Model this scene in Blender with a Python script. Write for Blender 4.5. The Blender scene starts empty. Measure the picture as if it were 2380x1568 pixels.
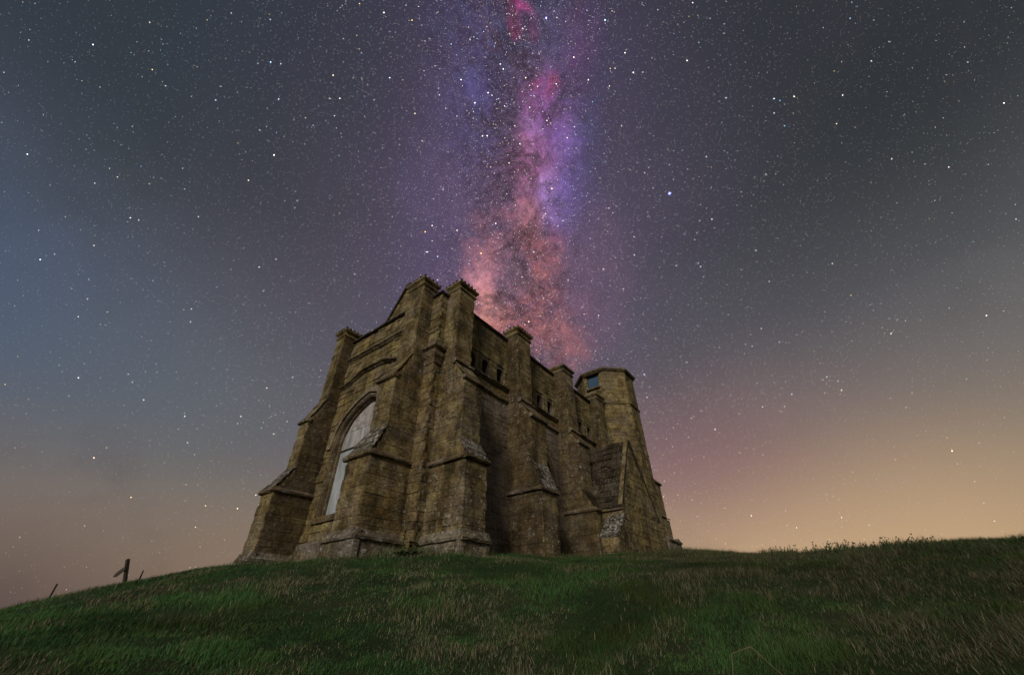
import bpy, bmesh, math, random
import numpy as np
from mathutils import Vector, Matrix, noise

random.seed(7)
rng = np.random.default_rng(7)
S = bpy.context.scene
C = S.collection
R = math.radians

# ------------------------------------------------------------------ camera, world, sun, exposure
CAM = Vector((-7.08987, -8.41034, -1.42599))
RIGHT = Vector((0.60320868, -0.79751454, -0.01048081))
UP = Vector((-0.46203173, -0.3601136, 0.81045967))
FWD = Vector((0.65012765, 0.48403384, 0.58570067))
cam_d = bpy.data.cameras.new('camera')
cam = bpy.data.objects.new('camera', cam_d)
C.objects.link(cam)
cam_d.sensor_width = 36.0
cam_d.lens = 36.0 * 1478.49 / 3840.0
cam_d.clip_start = 0.05
cam_d.clip_end = 20000.0
m = Matrix.Identity(4)
for i in range(3):
    m[i][0] = RIGHT[i]; m[i][1] = UP[i]; m[i][2] = -FWD[i]; m[i][3] = CAM[i]
cam.matrix_world = m
S.camera = cam
S.view_settings.view_transform = 'Standard'
S.view_settings.look = 'None'
S.view_settings.exposure = 0.0
S.view_settings.gamma = 1.0
S.view_settings.use_curve_mapping = False
S.cycles.use_denoising = True
S.cycles.denoiser = 'OPENIMAGEDENOISE'
S.cycles.denoising_input_passes = 'RGB_ALBEDO_NORMAL'
S.cycles.denoising_prefilter = 'ACCURATE'
S.cycles.sample_clamp_indirect = 2.0
S.cycles.max_bounces = 5
S.cycles.diffuse_bounces = 3
S.cycles.glossy_bounces = 2
S.cycles.transparent_max_bounces = 4
S.cycles.caustics_reflective = False
S.cycles.caustics_refractive = False

AZ0 = math.atan2(FWD.y, FWD.x)          # heading of the milky way's plane
E_R = Vector((math.sin(AZ0), -math.cos(AZ0), 0))
E_F = Vector((math.cos(AZ0), math.sin(AZ0), 0))

moon_d = bpy.data.lights.new('moonlight', 'SUN')
moon_d.energy = 1.8
moon_d.angle = R(13)
moon_d.color = (1.0, 0.90, 0.74)
moon = bpy.data.objects.new('moonlight', moon_d)
C.objects.link(moon)
LDIR = Vector((-0.88, -0.35, 0.46)).normalized()     # towards the light
moon.rotation_euler = LDIR.to_track_quat('Z', 'Y').to_euler()
moon.location = (-30, -20, 40)


def lin(r, g, b):
    f = lambda c: (c / 12.92 if c <= 0.04045 else ((c + 0.055) / 1.055) ** 2.4)
    return (f(r / 255), f(g / 255), f(b / 255), 1.0)


class X:
    """socket with arithmetic that adds Math nodes"""
    nt = None

    def __init__(s, sock): s.s = sock

    @staticmethod
    def op(o, *a, clamp=False):
        n = X.nt.nodes.new('ShaderNodeMath'); n.operation = o; n.use_clamp = clamp
        for i, v in enumerate(a):
            if isinstance(v, X): X.nt.links.new(v.s, n.inputs[i])
            else: n.inputs[i].default_value = v
        return X(n.outputs[0])
    def __add__(s, o): return X.op('ADD', s, o)
    __radd__ = __add__
    def __sub__(s, o): return X.op('SUBTRACT', s, o)
    def __rsub__(s, o): return X.op('SUBTRACT', o, s)
    def __mul__(s, o): return X.op('MULTIPLY', s, o)
    __rmul__ = __mul__
    def __truediv__(s, o): return X.op('DIVIDE', s, o)
    def sq(s): return X.op('MULTIPLY', s, s)
    def clamp(s): return X.op('ADD', s, 0.0, clamp=True)
    def step(s, a, b):
        n = X.nt.nodes.new('ShaderNodeMapRange'); n.interpolation_type = 'SMOOTHSTEP'
        n.inputs[1].default_value = a; n.inputs[2].default_value = b
        X.nt.links.new(s.s, n.inputs[0]); return X(n.outputs[0])


def node(t, **kw):
    n = X.nt.nodes.new(t)
    for k, v in kw.items(): setattr(n, k, v)
    return n


def link(a, b): X.nt.links.new(a.s if isinstance(a, X) else a, b)


def nz(vec, scale, detail=5.0, rough=0.55, dist=0.0):
    n = node('ShaderNodeTexNoise')
    n.inputs['Scale'].default_value = scale; n.inputs['Detail'].default_value = detail
    n.inputs['Roughness'].default_value = rough; n.inputs['Distortion'].default_value = dist
    link(vec, n.inputs['Vector']); return X(n.outputs[0])


def gauss(x, c, w):
    return X.op('EXPONENT', ((x - c) / w).sq() * -1.0)


def mixc(fac, a, b, blend='MIX'):
    n = node('ShaderNodeMix', data_type='RGBA', blend_type=blend)
    n.clamp_factor = True
    for v, i in ((fac, 0), (a, 6), (b, 7)):
        if isinstance(v, (X, bpy.types.NodeSocket)): link(v, n.inputs[i])
        elif i == 0: n.inputs[0].default_value = v
        else: n.inputs[i].default_value = v if len(v) == 4 else (*v, 1)
    return n.outputs[2]


def ramp(x, stops):
    n = node('ShaderNodeValToRGB')
    link(x, n.inputs[0]); e = n.color_ramp.elements
    while len(e) < len(stops): e.new(0.5)
    for q, (p, c) in zip(e, stops):
        q.position = p; q.color = c if len(c) == 4 else (*c, 1)
    return n.outputs[0]


def uv_px(x, y):
    """heading (u) and height (v) in radians of a point seen in the photograph at 2380 px"""
    d = FWD + RIGHT * ((x - 1190) / 916.3) + UP * (-(y - 784) / 916.3)
    d.normalize()
    return math.asin(d.dot(E_R)), math.atan2(d.z, d.dot(E_F))


W = bpy.data.worlds.new('World')
S.world = W
W.use_nodes = True
X.nt = W.node_tree
X.nt.nodes.clear()


def build_sky():
    tc = node('ShaderNodeTexCoord')
    vec = tc.outputs['Generated']
    nrm = node('ShaderNodeVectorMath', operation='NORMALIZE'); link(vec, nrm.inputs[0])
    vec = nrm.outputs[0]

    def dot(v):
        n = node('ShaderNodeVectorMath', operation='DOT_PRODUCT'); link(vec, n.inputs[0])
        n.inputs[1].default_value = v; return X(n.outputs['Value'])
    s, c, z = dot(E_R), dot(E_F), dot((0, 0, 1))
    u = X.op('ARCSINE', s)
    v = X.op('ARCTAN2', z, c)
    az = X.op('ARCTAN2', s, c)                     # >0 to the right of the heading
    el = X.op('ARCSINE', z)
    t = (el / (math.pi / 2)).clamp()
    base = ramp(t, [(0.0, lin(118, 96, 84)), (0.05, lin(124, 103, 88)), (0.12, lin(124, 112, 100)),
                    (0.22, lin(106, 102, 102)), (0.34, lin(84, 84, 89)), (0.50, lin(64, 67, 71)),
                    (0.68, lin(50, 55, 60)), (0.85, lin(42, 48, 53)), (1.0, lin(40, 45, 50))])
    neg = X.op('SUBTRACT', 0.0, az)
    # light pollution low on the right, dusky band low on the left
    haze = nz(vec, 2.4, 3.0, 0.5)
    col = mixc(gauss(az, 0.62, 0.50) * gauss(el, 0.03, 0.185) * (haze * 0.5 + 0.76), base, lin(222, 180, 126))
    col = mixc(gauss(az, 0.55, 0.75) * gauss(el, 0.12, 0.20) * 0.45, col, lin(168, 146, 124))
    col = mixc(gauss(az, 0.42, 0.26) * gauss(el, 0.30, 0.15) * 0.55, col, lin(142, 98, 104))
    col = mixc(az.step(0.75, 1.25) * gauss(el, 0.30, 0.22) * 0.5, col, lin(104, 108, 108))
    col = mixc(neg.step(0.25, 0.55) * gauss(el, 0.13, 0.11) * 0.5, col, lin(146, 122, 100))
    col = mixc(neg.step(0.50, 0.95) * gauss(el, -0.02, 0.15) * 0.9, col, lin(84, 68, 66))
    col = mixc(neg.step(0.20, 0.75) * gauss(el, 0.36, 0.20) * 0.55, col, lin(92, 104, 110))
    col = mixc(neg.step(0.55, 1.35) * gauss(el, 0.42, 0.24) * 0.70, col, lin(54, 82, 120))
    col = mixc(neg.step(0.4, 1.5) * el.step(0.50, 0.85) * 0.8, col, lin(42, 55, 66))
    col = mixc(az.step(0.4, 1.2) * el.step(0.42, 0.8) * 0.8, col, lin(43, 49, 52))
    # warm and mauve veils
    veil = nz(vec, 1.6, 3.0, 0.5).step(0.40, 0.66)
    col = mixc((veil * 0.6 + 0.4) * gauss(u, -0.04, 0.50) * 0.38 * el.step(0.12, 0.35), col, lin(92, 76, 104))

    mott = nz(vec, 2.3, 5.0, 0.6)
    col = mixc(mott.step(0.5, 0.7) * 0.28 * el.step(0.2, 0.6), col, lin(50, 58, 52))
    col = mixc(mott.step(0.46, 0.3) * 0.25, col, lin(64, 56, 72))
    # milky way ----------------------------------------------------------
    def warp(scale, ku, kv, uu, vv):
        n = node('ShaderNodeTexNoise'); n.inputs['Scale'].default_value = scale
        n.inputs['Detail'].default_value = 5.0; link(vec, n.inputs['Vector'])
        sp = node('ShaderNodeSeparateColor'); link(n.outputs['Color'], sp.inputs[0])
        return uu + (X(sp.outputs[0]) - 0.5) * ku, vv + (X(sp.outputs[1]) - 0.5) * kv
    uw, vw = warp(6.0, 0.10, 0.16, u, v)
    cloud = nz(vec, 8.5, 8.0, 0.66, 0.5) * 0.62 + nz(vec, 24.0, 6.0, 0.65, 0.3) * 0.38
    cl2 = nz(vec, 14.0, 7.0, 0.66, 0.6)
    mottle = (nz(vec, 34.0, 6.0, 0.7).step(0.28, 0.68) * 0.5 + nz(vec, 95.0, 4.0, 0.7).step(0.3, 0.7) * 0.30 + 0.30).clamp()
    state = [col]

    def puff(x, y, sx, sy, rgb, amp, k=1.5, tx=None):
        uc, vc = uv_px(x, y)
        g0 = abs(uv_px(x + sx, y)[0] - uc); g1 = abs(uv_px(x, y + sy)[1] - vc)
        g = gauss(uw, uc, g0 * 1.15) * gauss(vw, vc, g1 * 1.15)
        f = g
        if k: f = ((g * 0.90 + ((tx or cloud) - 0.5) * k * 1.6 - 0.02) * 0.95).clamp() * g.step(0.0, 0.5) * mottle
        state[0] = mixc(f * (amp * 0.84), state[0], lin(*rgb))
    # px of the 2380-px photograph: centre, reach, colour, strength
    puff(1195, 120, 190, 420, (76, 68, 108), 0.75, 0)
    puff(1190, 600, 250, 300, (104, 84, 120), 0.80, 0)
    puff(1170, 420, 120, 260, (96, 74, 104), 0.7)
    puff(1090, 150, 80, 210, (74, 72, 118), 0.7)
    puff(1115, 205, 34, 60, (92, 86, 160), 0.7)
    puff(1075, 300, 60, 80, (74, 68, 112), 0.5)
    puff(1020, 560, 80, 160, (98, 82, 124), 0.5)
    puff(1350, 380, 55, 190, (78, 76, 132), 0.6)
    puff(1340, 130, 46, 110, (104, 58, 104), 0.6)
    puff(1360, 660, 90, 170, (122, 92, 116), 0.65)
    puff(1215, 690, 135, 190, (140, 92, 112), 0.45, 0.9)
    puff(1235, 390, 90, 180, (122, 82, 128), 0.55, 0.8)
    puff(1262, 230, 44, 60, (150, 68, 120), 0.75)
    puff(1262, 290, 56, 90, (156, 88, 158), 0.95)
    puff(1242, 312, 24, 34, (182, 132, 212), 0.9)
    puff(1296, 400, 50, 150, (116, 92, 172), 0.95)
    puff(1228, 420, 56, 95, (162, 94, 128), 1.0)
    puff(1272, 470, 24, 50, (172, 130, 206), 0.95)
    puff(1225, 490, 40, 36, (184, 116, 128), 0.9)
    puff(1205, 545, 70, 50, (156, 88, 80), 0.85)
    puff(1262, 610, 50, 75, (166, 90, 76), 0.85)
    puff(1125, 600, 44, 70, (186, 116, 122), 0.95)
    puff(1118, 670, 30, 50, (212, 138, 150), 0.95)
    puff(1135, 735, 40, 50, (214, 136, 118), 1.0)
    puff(1235, 740, 70, 80, (170, 92, 82), 0.85)
    puff(1290, 810, 70, 60, (168, 102, 102), 0.85)
    puff(1185, 800, 60, 60, (182, 104, 100), 0.7)
    # dust lanes in front
    puff(1192, 95, 50, 75, (40, 42, 56), 0.9, 1.3, cl2)
    puff(1165, 265, 40, 130, (56, 49, 68), 0.9, 1.3, cl2)
    puff(1180, 380, 26, 80, (60, 48, 66), 0.85, 1.5, cl2)
    puff(1150, 430, 36, 70, (68, 54, 72), 0.8, 1.4, cl2)
    puff(1215, 545, 30, 26, (98, 66, 68), 0.8, 1.4, cl2)
    puff(1196, 605, 34, 44, (88, 72, 86), 0.9, 1.4, cl2)
    puff(1215, 668, 40, 40, (98, 76, 88), 0.85, 1.5, cl2)
    puff(1168, 715, 24, 40, (98, 76, 86), 0.85, 1.4, cl2)
    puff(1255, 330, 16, 26, (104, 62, 92), 0.7, 1.4, cl2)
    # glowing hydrogen
    puff(1248, 186, 13, 11, (190, 48, 90), 0.55, 1.1, cl2)
    puff(1292, 190, 12, 26, (198, 48, 96), 0.6, 1.1, cl2)
    puff(1205, 6, 30, 13, (228, 62, 156), 0.75, 1.0, cl2)
    puff(1192, 30, 16, 26, (150, 46, 92), 0.6, 1.4, cl2)
    puff(1232, 40, 14, 26, (128, 38, 76), 0.5, 1.2, cl2)
    # unresolved star grain
    grain = nz(vec, 420.0, 2.0, 0.6).step(0.56, 0.74) * (gauss(u, 0.02, 0.13) * 0.75 + 0.12) * el.step(0.05, 0.4)
    lum = gauss(u, 0.01, 0.15) * el.step(0.2, 0.5)
    fil = X.op('ABSOLUTE', nz(vec, 9.0, 9.0, 0.68, 0.9) * 2.0 - 1.0)
    fil = fil.step(0.16, 0.0) * lum * (cl2.step(0.62, 0.40) * 0.7 + 0.3)
    state[0] = mixc(fil * 0.75, state[0], lin(64, 46, 56))
    tone = node('ShaderNodeHueSaturation'); link(state[0], tone.inputs['Color'])
    link((nz(vec, 60.0, 6.0, 0.75) - 0.5) * lum * 2.6 + (cloud - 0.5) * lum * 1.5 + 1.0, tone.inputs['Value'])
    tone.inputs['Saturation'].default_value = 0.96
    dim = mixc(grain * 0.30, tone.outputs[0], lin(200, 190, 215))
    bg = node('ShaderNodeBackground'); link(dim, bg.inputs[0]); bg.inputs[1].default_value = 1.0
    out = node('ShaderNodeOutputWorld'); link(bg.outputs[0], out.inputs[0])


build_sky()
W.cycles.sampling_method = 'MANUAL'
W.cycles.sample_map_resolution = 512

# ------------------------------------------------------------------ materials


def new_mat(name):
    mt = bpy.data.materials.new(name); mt.use_nodes = True
    X.nt = mt.node_tree
    b = X.nt.nodes['Principled BSDF']
    b.inputs['Roughness'].default_value = 0.95
    b.inputs['Specular IOR Level'].default_value = 0.15
    return mt, b


def stretch(vec, s):
    n = node('ShaderNodeVectorMath', operation='MULTIPLY'); link(vec, n.inputs[0]); n.inputs[1].default_value = s
    return n.outputs[0]


def stone_mat(name, dark, mid, pale, grey=0.3, algae=0.5, lichen=0.4, ochre=0.4, gain=1.0, bump=1.0, lt=0.0):
    mt, b = new_mat(name)
    pos = node('ShaderNodeNewGeometry').outputs['Position']
    at = node('ShaderNodeAttribute', attribute_name='tint')
    tint = X(at.outputs['Fac'])
    n1 = nz(pos, 0.55, 4.0, 0.6)
    n2 = nz(pos, 2.6, 8.0, 0.68, 0.3)
    n3 = nz(stretch(pos, (1.0, 1.0, 0.28)), 1.7, 6.0, 0.62)
    n4 = nz(pos, 9.0, 6.0, 0.65)
    n5 = nz(stretch(pos, (1.0, 1.0, 1.5)), 34.0, 4.0, 0.6)
    col = ramp(n2, [(0.36, dark), (0.50, mid), (0.64, pale)])
    g = nz(pos, 1.1, 5.0, 0.6, 0.5).step(0.44, 0.62)
    col = mixc(g * grey, col, (0.27, 0.235, 0.22))
    val = node('ShaderNodeHueSaturation')
    link(col, val.inputs['Color']); link((tint * 0.75 + 0.62) * gain, val.inputs['Value'])
    link(0.485 + tint * 0.03, val.inputs['Hue'])
    col = val.outputs[0]
    col = mixc(n3.step(0.48, 0.66) * algae, col, (0.045, 0.036, 0.018))
    col = mixc(nz(pos, 3.7, 6.0, 0.65).step(0.55, 0.70) * ochre, col, (0.30, 0.165, 0.035))
    col = mixc(nz(pos, 1.9, 6.0, 0.65).step(0.56, 0.72) * ochre * 0.7, col, (0.15, 0.14, 0.035))
    spots = n4.step(0.56 - lt, 0.64 - lt) * n1.step(0.36 - lt, 0.60 - lt)
    col = mixc(spots * lichen, col, (0.52, 0.52, 0.49))
    col = mixc(n5.step(0.62, 0.70) * nz(pos, 1.4, 3.0).step(0.45, 0.65) * lichen * 0.9, col, (0.55, 0.57, 0.55))
    col = mixc(n5.step(0.46, 0.30) * 0.55, col, (0.06, 0.045, 0.022))
    pit = nz(stretch(pos, (1, 1, 2.2)), 11.0, 8.0, 0.75)
    col = mixc(pit.step(0.52, 0.38) * 0.75, col, (0.045, 0.033, 0.017))
    link(col, b.inputs['Base Color'])
    bm1 = node('ShaderNodeBump'); bm1.inputs['Strength'].default_value = bump; bm1.inputs['Distance'].default_value = 0.06
    h = nz(stretch(pos, (1, 1, 1.9)), 7.0, 8.0, 0.7) + n5 * 0.25
    link(h, bm1.inputs['Height'])
    link(bm1.outputs[0], b.inputs['Normal'])
    return mt


ST_BROWN = stone_mat('weathered_ochre_stone', (0.075, 0.055, 0.027), (0.228, 0.168, 0.076), (0.375, 0.295, 0.155), 0.34, 0.85, 0.75, 0.50)
ST_OLIVE = stone_mat('weathered_upper_stone', (0.095, 0.074, 0.034), (0.265, 0.202, 0.086), (0.41, 0.33, 0.17), 0.28, 0.65, 0.6, 0.35)
ST_GREY = stone_mat('grey_limed_stone', (0.13, 0.10, 0.07), (0.22, 0.175, 0.13), (0.29, 0.25, 0.20), 0.6, 0.40, 0.35, 0.3)
ST_SIDE = stone_mat('dark_side_stone', (0.06, 0.042, 0.022), (0.12, 0.085, 0.042), (0.19, 0.145, 0.08), 0.15, 0.9, 0.4, 0.25)  # darker stone colours for the side faces of some buttresses
ST_PLINTH = stone_mat('lichened_plinth_stone', (0.085, 0.066, 0.040), (0.20, 0.165, 0.11), (0.34, 0.30, 0.22), 0.5, 0.45, 0.8, 0.2, 1.0, 1.0, 0.015)
ST_PALE = stone_mat('pale_dressed_stone', (0.20, 0.155, 0.095), (0.34, 0.27, 0.17), (0.44, 0.38, 0.27), 0.4, 0.3, 0.6, 0.3)
ST_DARK = stone_mat('dark_roof_stone', (0.020, 0.016, 0.012), (0.044, 0.034, 0.023), (0.082, 0.064, 0.044), 0.15, 0.5, 0.35, 0.1)
ST_LICHEN = stone_mat('lichened_stone', (0.045, 0.036, 0.027), (0.10, 0.082, 0.062), (0.24, 0.235, 0.22), 0.4, 0.5, 1.25, 0.1, 1.0, 1.0, 0.045)
ST_MOULD = stone_mat('moulding_stone', (0.085, 0.058, 0.032), (0.19, 0.14, 0.08), (0.30, 0.245, 0.16), 0.4, 0.6, 0.7, 0.2)


def flat_mat(name, c0, c1, scale, st=(1, 1, 1), rough=0.85, bump=0.3, dist=0.01):
    mt, b = new_mat(name)
    pos = node('ShaderNodeNewGeometry').outputs['Position']
    n = nz(stretch(pos, st), scale, 8.0, 0.65, 0.2)
    link(ramp(n, [(0.3, c0), (0.7, c1)]), b.inputs['Base Color'])
    b.inputs['Roughness'].default_value = rough
    bu = node('ShaderNodeBump'); bu.inputs['Strength'].default_value = bump; bu.inputs['Distance'].default_value = dist
    link(n, bu.inputs['Height']); link(bu.outputs[0], b.inputs['Normal'])
    return mt


M_BOARD = flat_mat('pale_painted_board', (0.18, 0.175, 0.19), (0.56, 0.55, 0.58), 5.0, (1, 1, 0.22), 0.85, 0.5, 0.02)
M_BOARDB = flat_mat('bluish_painted_board', (0.24, 0.265, 0.30), (0.52, 0.56, 0.62), 3.2, (1, 1, 0.35), 0.75, 0.4, 0.015)
M_PLASTER = flat_mat('cracked_render', (0.17, 0.155, 0.16), (0.58, 0.55, 0.56), 4.5, (1, 1, 1), 0.9, 0.6, 0.03)
M_MORTAR = flat_mat('pale_mortar', (0.06, 0.05, 0.037), (0.19, 0.16, 0.12), 3, (1, 1, 1), 0.95, 0.6, 0.02)
M_SHUT = flat_mat('blue_shutter', (0.045, 0.095, 0.17), (0.065, 0.125, 0.21), 5, (1, 1, 0.3), 0.7)
M_DARK = flat_mat('dark_opening', (0.008, 0.008, 0.008), (0.02, 0.018, 0.016), 4)
M_WOOD = flat_mat('grey_weathered_wood', (0.026, 0.021, 0.017), (0.075, 0.062, 0.05), 9, (1, 1, 0.15), 0.9, 0.5, 0.01)
M_WOODF = flat_mat('pale_weathered_wood', (0.04, 0.036, 0.03), (0.09, 0.08, 0.066), 9, (0.3, 0.3, 1), 0.9, 0.5, 0.01)
M_STAKE = flat_mat('dark_tarred_wood', (0.018, 0.017, 0.018), (0.05, 0.045, 0.042), 10, (1, 1, 0.15))
M_LEAF = flat_mat('dark_weed_leaf', (0.014, 0.035, 0.012), (0.035, 0.075, 0.022), 6)
M_STRAW = flat_mat('dry_straw', (0.14, 0.115, 0.07), (0.24, 0.20, 0.13), 8)
mt, b = new_mat('old_leaded_glass')
b.inputs['Base Color'].default_value = (0.012, 0.028, 0.028, 1)
b.inputs['Roughness'].default_value = 0.25
b.inputs['Specular IOR Level'].default_value = 0.5
M_GLASS = mt

# ------------------------------------------------------------------ helpers


def tag(o, label=None, cat=None, group=None, kind=None):
    if label: o['label'] = label
    if cat: o['category'] = cat
    if group: o['group'] = group
    if kind: o['kind'] = kind
    return o


def empty(name, loc=(0, 0, 0), parent=None):
    o = bpy.data.objects.new(name, None); C.objects.link(o); o.location = loc; o.empty_display_size = 0.3
    if parent: o.parent = parent
    return o


class MB:
    def __init__(s): s.v = []; s.f = []; s.t = []

    def add(s, vs, fs, tint=0.5):
        o = len(s.v); s.v += [tuple(p) for p in vs]; s.f += [tuple(i + o for i in f) for f in fs]
        s.t += [tint] * len(vs); return s

    def hexa(s, c, tint=0.5):
        """8 corners: bottom ring 0-3, top ring 4-7"""
        return s.add(c, [(3, 2, 1, 0), (4, 5, 6, 7), (0, 1, 5, 4), (1, 2, 6, 5), (2, 3, 7, 6), (3, 0, 4, 7)], tint)

    def box(s, a, b, tint=0.5):
        x0, y0, z0 = a; x1, y1, z1 = b
        return s.hexa([(x0, y0, z0), (x1, y0, z0), (x1, y1, z0), (x0, y1, z0), (x0, y0, z1), (x1, y0, z1), (x1, y1, z1), (x0, y1, z1)], tint)

    def build(s, name, mat, parent=None, smooth=False):
        me = bpy.data.meshes.new(name)
        me.from_pydata(s.v, [], s.f); me.update()
        bm = bmesh.new(); bm.from_mesh(me); bmesh.ops.recalc_face_normals(bm, faces=bm.faces); bm.to_mesh(me); bm.free()
        a = me.attributes.new('tint', 'FLOAT', 'POINT'); a.data.foreach_set('value', s.t)
        if smooth: me.polygons.foreach_set('use_smooth', [True] * len(me.polygons))
        me.materials.append(mat)
        o = bpy.data.objects.new(name, me); C.objects.link(o)
        if parent: o.parent = parent
        return o


def jit(a): return random.uniform(-a, a)


def extrude(mb, prof, p0, p1, out, seg=0.28, wob=0.008, tint=None, z_fn=None):
    """sweep a profile [(outward, height)] from p0 to p1; slightly worn"""
    p0 = Vector(p0); p1 = Vector(p1); out = Vector(out)
    L = (p1 - p0).length; n = max(1, int(L / seg)); k = len(prof); rings = []
    for i in range(n + 1):
        p = p0.lerp(p1, i / n); ring = []
        for a, h in prof:
            w = 0 if a < 0 else 1
            dz = z_fn(i / n) if z_fn else 0
            ring.append(p + out * (a + w * jit(wob)) + Vector((0, 0, h + w * jit(wob) + dz)))
        rings.append(ring)
    vs = [q for r in rings for q in r]; fs = []
    for i in range(n):
        for j in range(k):
            a = i * k + j; b2 = i * k + (j + 1) % k
            fs.append((a, b2, b2 + k, a + k))
    fs.append(tuple(range(k))[::-1]); fs.append(tuple(range(n * k, n * k + k)))
    mb.add(vs, fs, random.uniform(0.3, 0.7) if tint is None else tint)


STRING = [(-0.05, -0.10), (0.03, -0.10), (0.085, -0.045), (0.135, -0.02), (0.14, 0.02), (0.06, 0.10), (-0.05, 0.13)]
ROLL = [(-0.05, -0.06), (0.03, -0.075), (0.085, -0.05), (0.10, 0.0), (0.075, 0.05), (0.0, 0.085), (-0.05, 0.085)]
COPE = [(-0.30, -0.02), (0.02, -0.02), (0.085, 0.0), (0.10, 0.055), (0.05, 0.12), (-0.30, 0.19)]

# course heights shared by the whole building
COURSES = [-1.2]
while COURSES[-1] < 13: COURSES.append(COURSES[-1] + random.choice((0.19, 0.21, 0.24, 0.26, 0.28, 0.31)))
T = 0.035                     # how far the stones stand proud of the core
STONES = []                   # (8 + 4 verts, tint, host, material, area, centre)


def stone(o, U, V, N, u0, u1, v0, v1, host, mat, t=T, rough=1.0, gap=0.0015):
    g = gap + random.random() * gap * 2.5 * rough
    if u1 - u0 < 0.05 or v1 - v0 < 0.04: return
    d = t + jit(0.006 * rough)
    q = random.random()
    if q < 0.10 * rough: d -= random.uniform(0.008, 0.020) * rough
    elif q > 1 - 0.08 * rough: d += random.uniform(0.008, 0.020) * rough
    bev = min(random.uniform(0.004, 0.012) * (0.6 + rough * .7), (u1 - u0) * 0.25, (v1 - v0) * 0.25)
    base = []; mid = []; top = []
    cs = [(u0 + g, v0 + g), (u1 - g, v0 + g), (u1 - g, v1 - g), (u0 + g, v1 - g)]
    for i, (a, c) in enumerate(cs):
        sx = 1 if i in (0, 3) else -1; sy = 1 if i < 2 else -1
        ja, jc = jit(0.006) * rough, jit(0.006) * rough
        base.append(o + U * (a + ja) + V * (c + jc) - N * 0.02)
        mid.append(o + U * (a + ja) + V * (c + jc) + N * (d - bev * 0.75))
        top.append(o + U * (a + ja + sx * (bev + abs(jit(0.008 * rough)))) + V * (c + jc + sy * (bev + abs(jit(0.007 * rough)))) + N * (d + jit(0.005 * rough)))
    tint = min(1, max(0, random.gauss(0.5, 0.15)))
    cen = o + U * ((u0 + u1) / 2) + V * ((v0 + v1) / 2) + N * d
    STONES.append((base + mid + top, tint, host, mat, (u1 - u0) * (v1 - v0), cen, N))


SF = [(0, 1, 5, 4), (1, 2, 6, 5), (2, 3, 7, 6), (3, 0, 4, 7), (4, 5, 9, 8), (5, 6, 10, 9), (6, 7, 11, 10), (7, 4, 8, 11), (8, 9, 10, 11)]


def clad(o, U, N, w, z0, z1, host, mat, spans=None, e0=None, e1=None, smin=0.26, smax=0.62, t=T, rough=1.0):
    """courses of stones on the upright face that starts at o, runs w along U and looks along N.
    e0 / e1: parity of the courses that reach round the corner at either end"""
    o = Vector(o); U = Vector(U); N = Vector(N); V = Vector((0, 0, 1)); o = Vector((o.x, o.y, 0))
    zs = [z0] + [z for z in COURSES if z0 + 0.06 < z < z1 - 0.06] + [z1]
    for k in range(len(zs) - 1):
        a, c = zs[k], zs[k + 1]
        par = sum(1 for z in COURSES if z <= (a + c) / 2) % 2
        sp = spans(a, c) if spans else [(0.0, w)]
        for (s0, s1) in sp:
            if s1 - s0 < 0.05: continue
            if e0 is not None and s0 <= 0.001 and par == e0: s0 -= t
            if e1 is not None and s1 >= w - 0.001 and par == e1: s1 += t
            cuts = [s0]; L = s1 - s0
            if L > smax:
                p = s0 + random.uniform(0.5, 1.0) * random.uniform(smin, smax)
                while p < s1 - smin * 0.7:
                    cuts.append(p); p += random.uniform(smin, smax)
            cuts.append(s1)
            for i in range(len(cuts) - 1):
                stone(o, U, V, N, cuts[i], cuts[i + 1], a, c, host, mat, t, rough)


def pointed(a, rise, y, k=1.55):
    """height of a pointed arch of half width a above its springing at distance y from the middle"""
    y = abs(y)
    if y >= a: return 0.0
    Rr = k * a; r0 = math.sqrt(Rr * Rr - (Rr - a) ** 2)
    return rise / r0 * math.sqrt(max(0, Rr * Rr - (Rr - a + y) ** 2))


def arch_pts(a, z0, zs, rise, n=10, closed=True):
    pts = [(-a, z0)] if closed else []
    ys = [-a * math.cos(math.pi / 2 * i / n) for i in range(n + 1)]
    pts += [(y, zs + pointed(a, rise, y)) for y in ys]
    pts += [(-y, zs + pointed(a, rise, y)) for y in reversed(ys[:-1])]
    if closed: pts += [(a, z0)]
    return pts


def cut(obj, cutters):
    for mbk in cutters:
        k = mbk.build('cutter', ST_BROWN)
        md = obj.modifiers.new('b', 'BOOLEAN'); md.operation = 'DIFFERENCE'; md.object = k; md.solver = 'EXACT'
        dg = bpy.context.evaluated_depsgraph_get()
        me = bpy.data.meshes.new_from_object(obj.evaluated_get(dg))
        obj.modifiers.clear(); obj.data = me
        bpy.data.objects.remove(k)


def prism(pts, to3, d0, d1):
    mb = MB(); n = len(pts)
    vs = [to3(p, q, d0) for p, q in pts] + [to3(p, q, d1) for p, q in pts]
    fs = [tuple(range(n)), tuple(range(n, 2 * n))[::-1]] + [(i, (i + 1) % n, (i + 1) % n + n, i + n) for i in range(n)]
    return mb.add(vs, fs)


# ------------------------------------------------------------------ the hill
P3 = [  # x, y, z : where the turf is known to be
    (CAM.x, CAM.y, -2.75), (-11, -12, -4.2), (-4, -14, -3.0), (-14, -6, -4.2)]


def polar(az, dist, el):
    return (CAM.x + dist * math.cos(R(az)), CAM.y + dist * math.sin(R(az)), CAM.z + dist * math.tan(R(el)))


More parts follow.
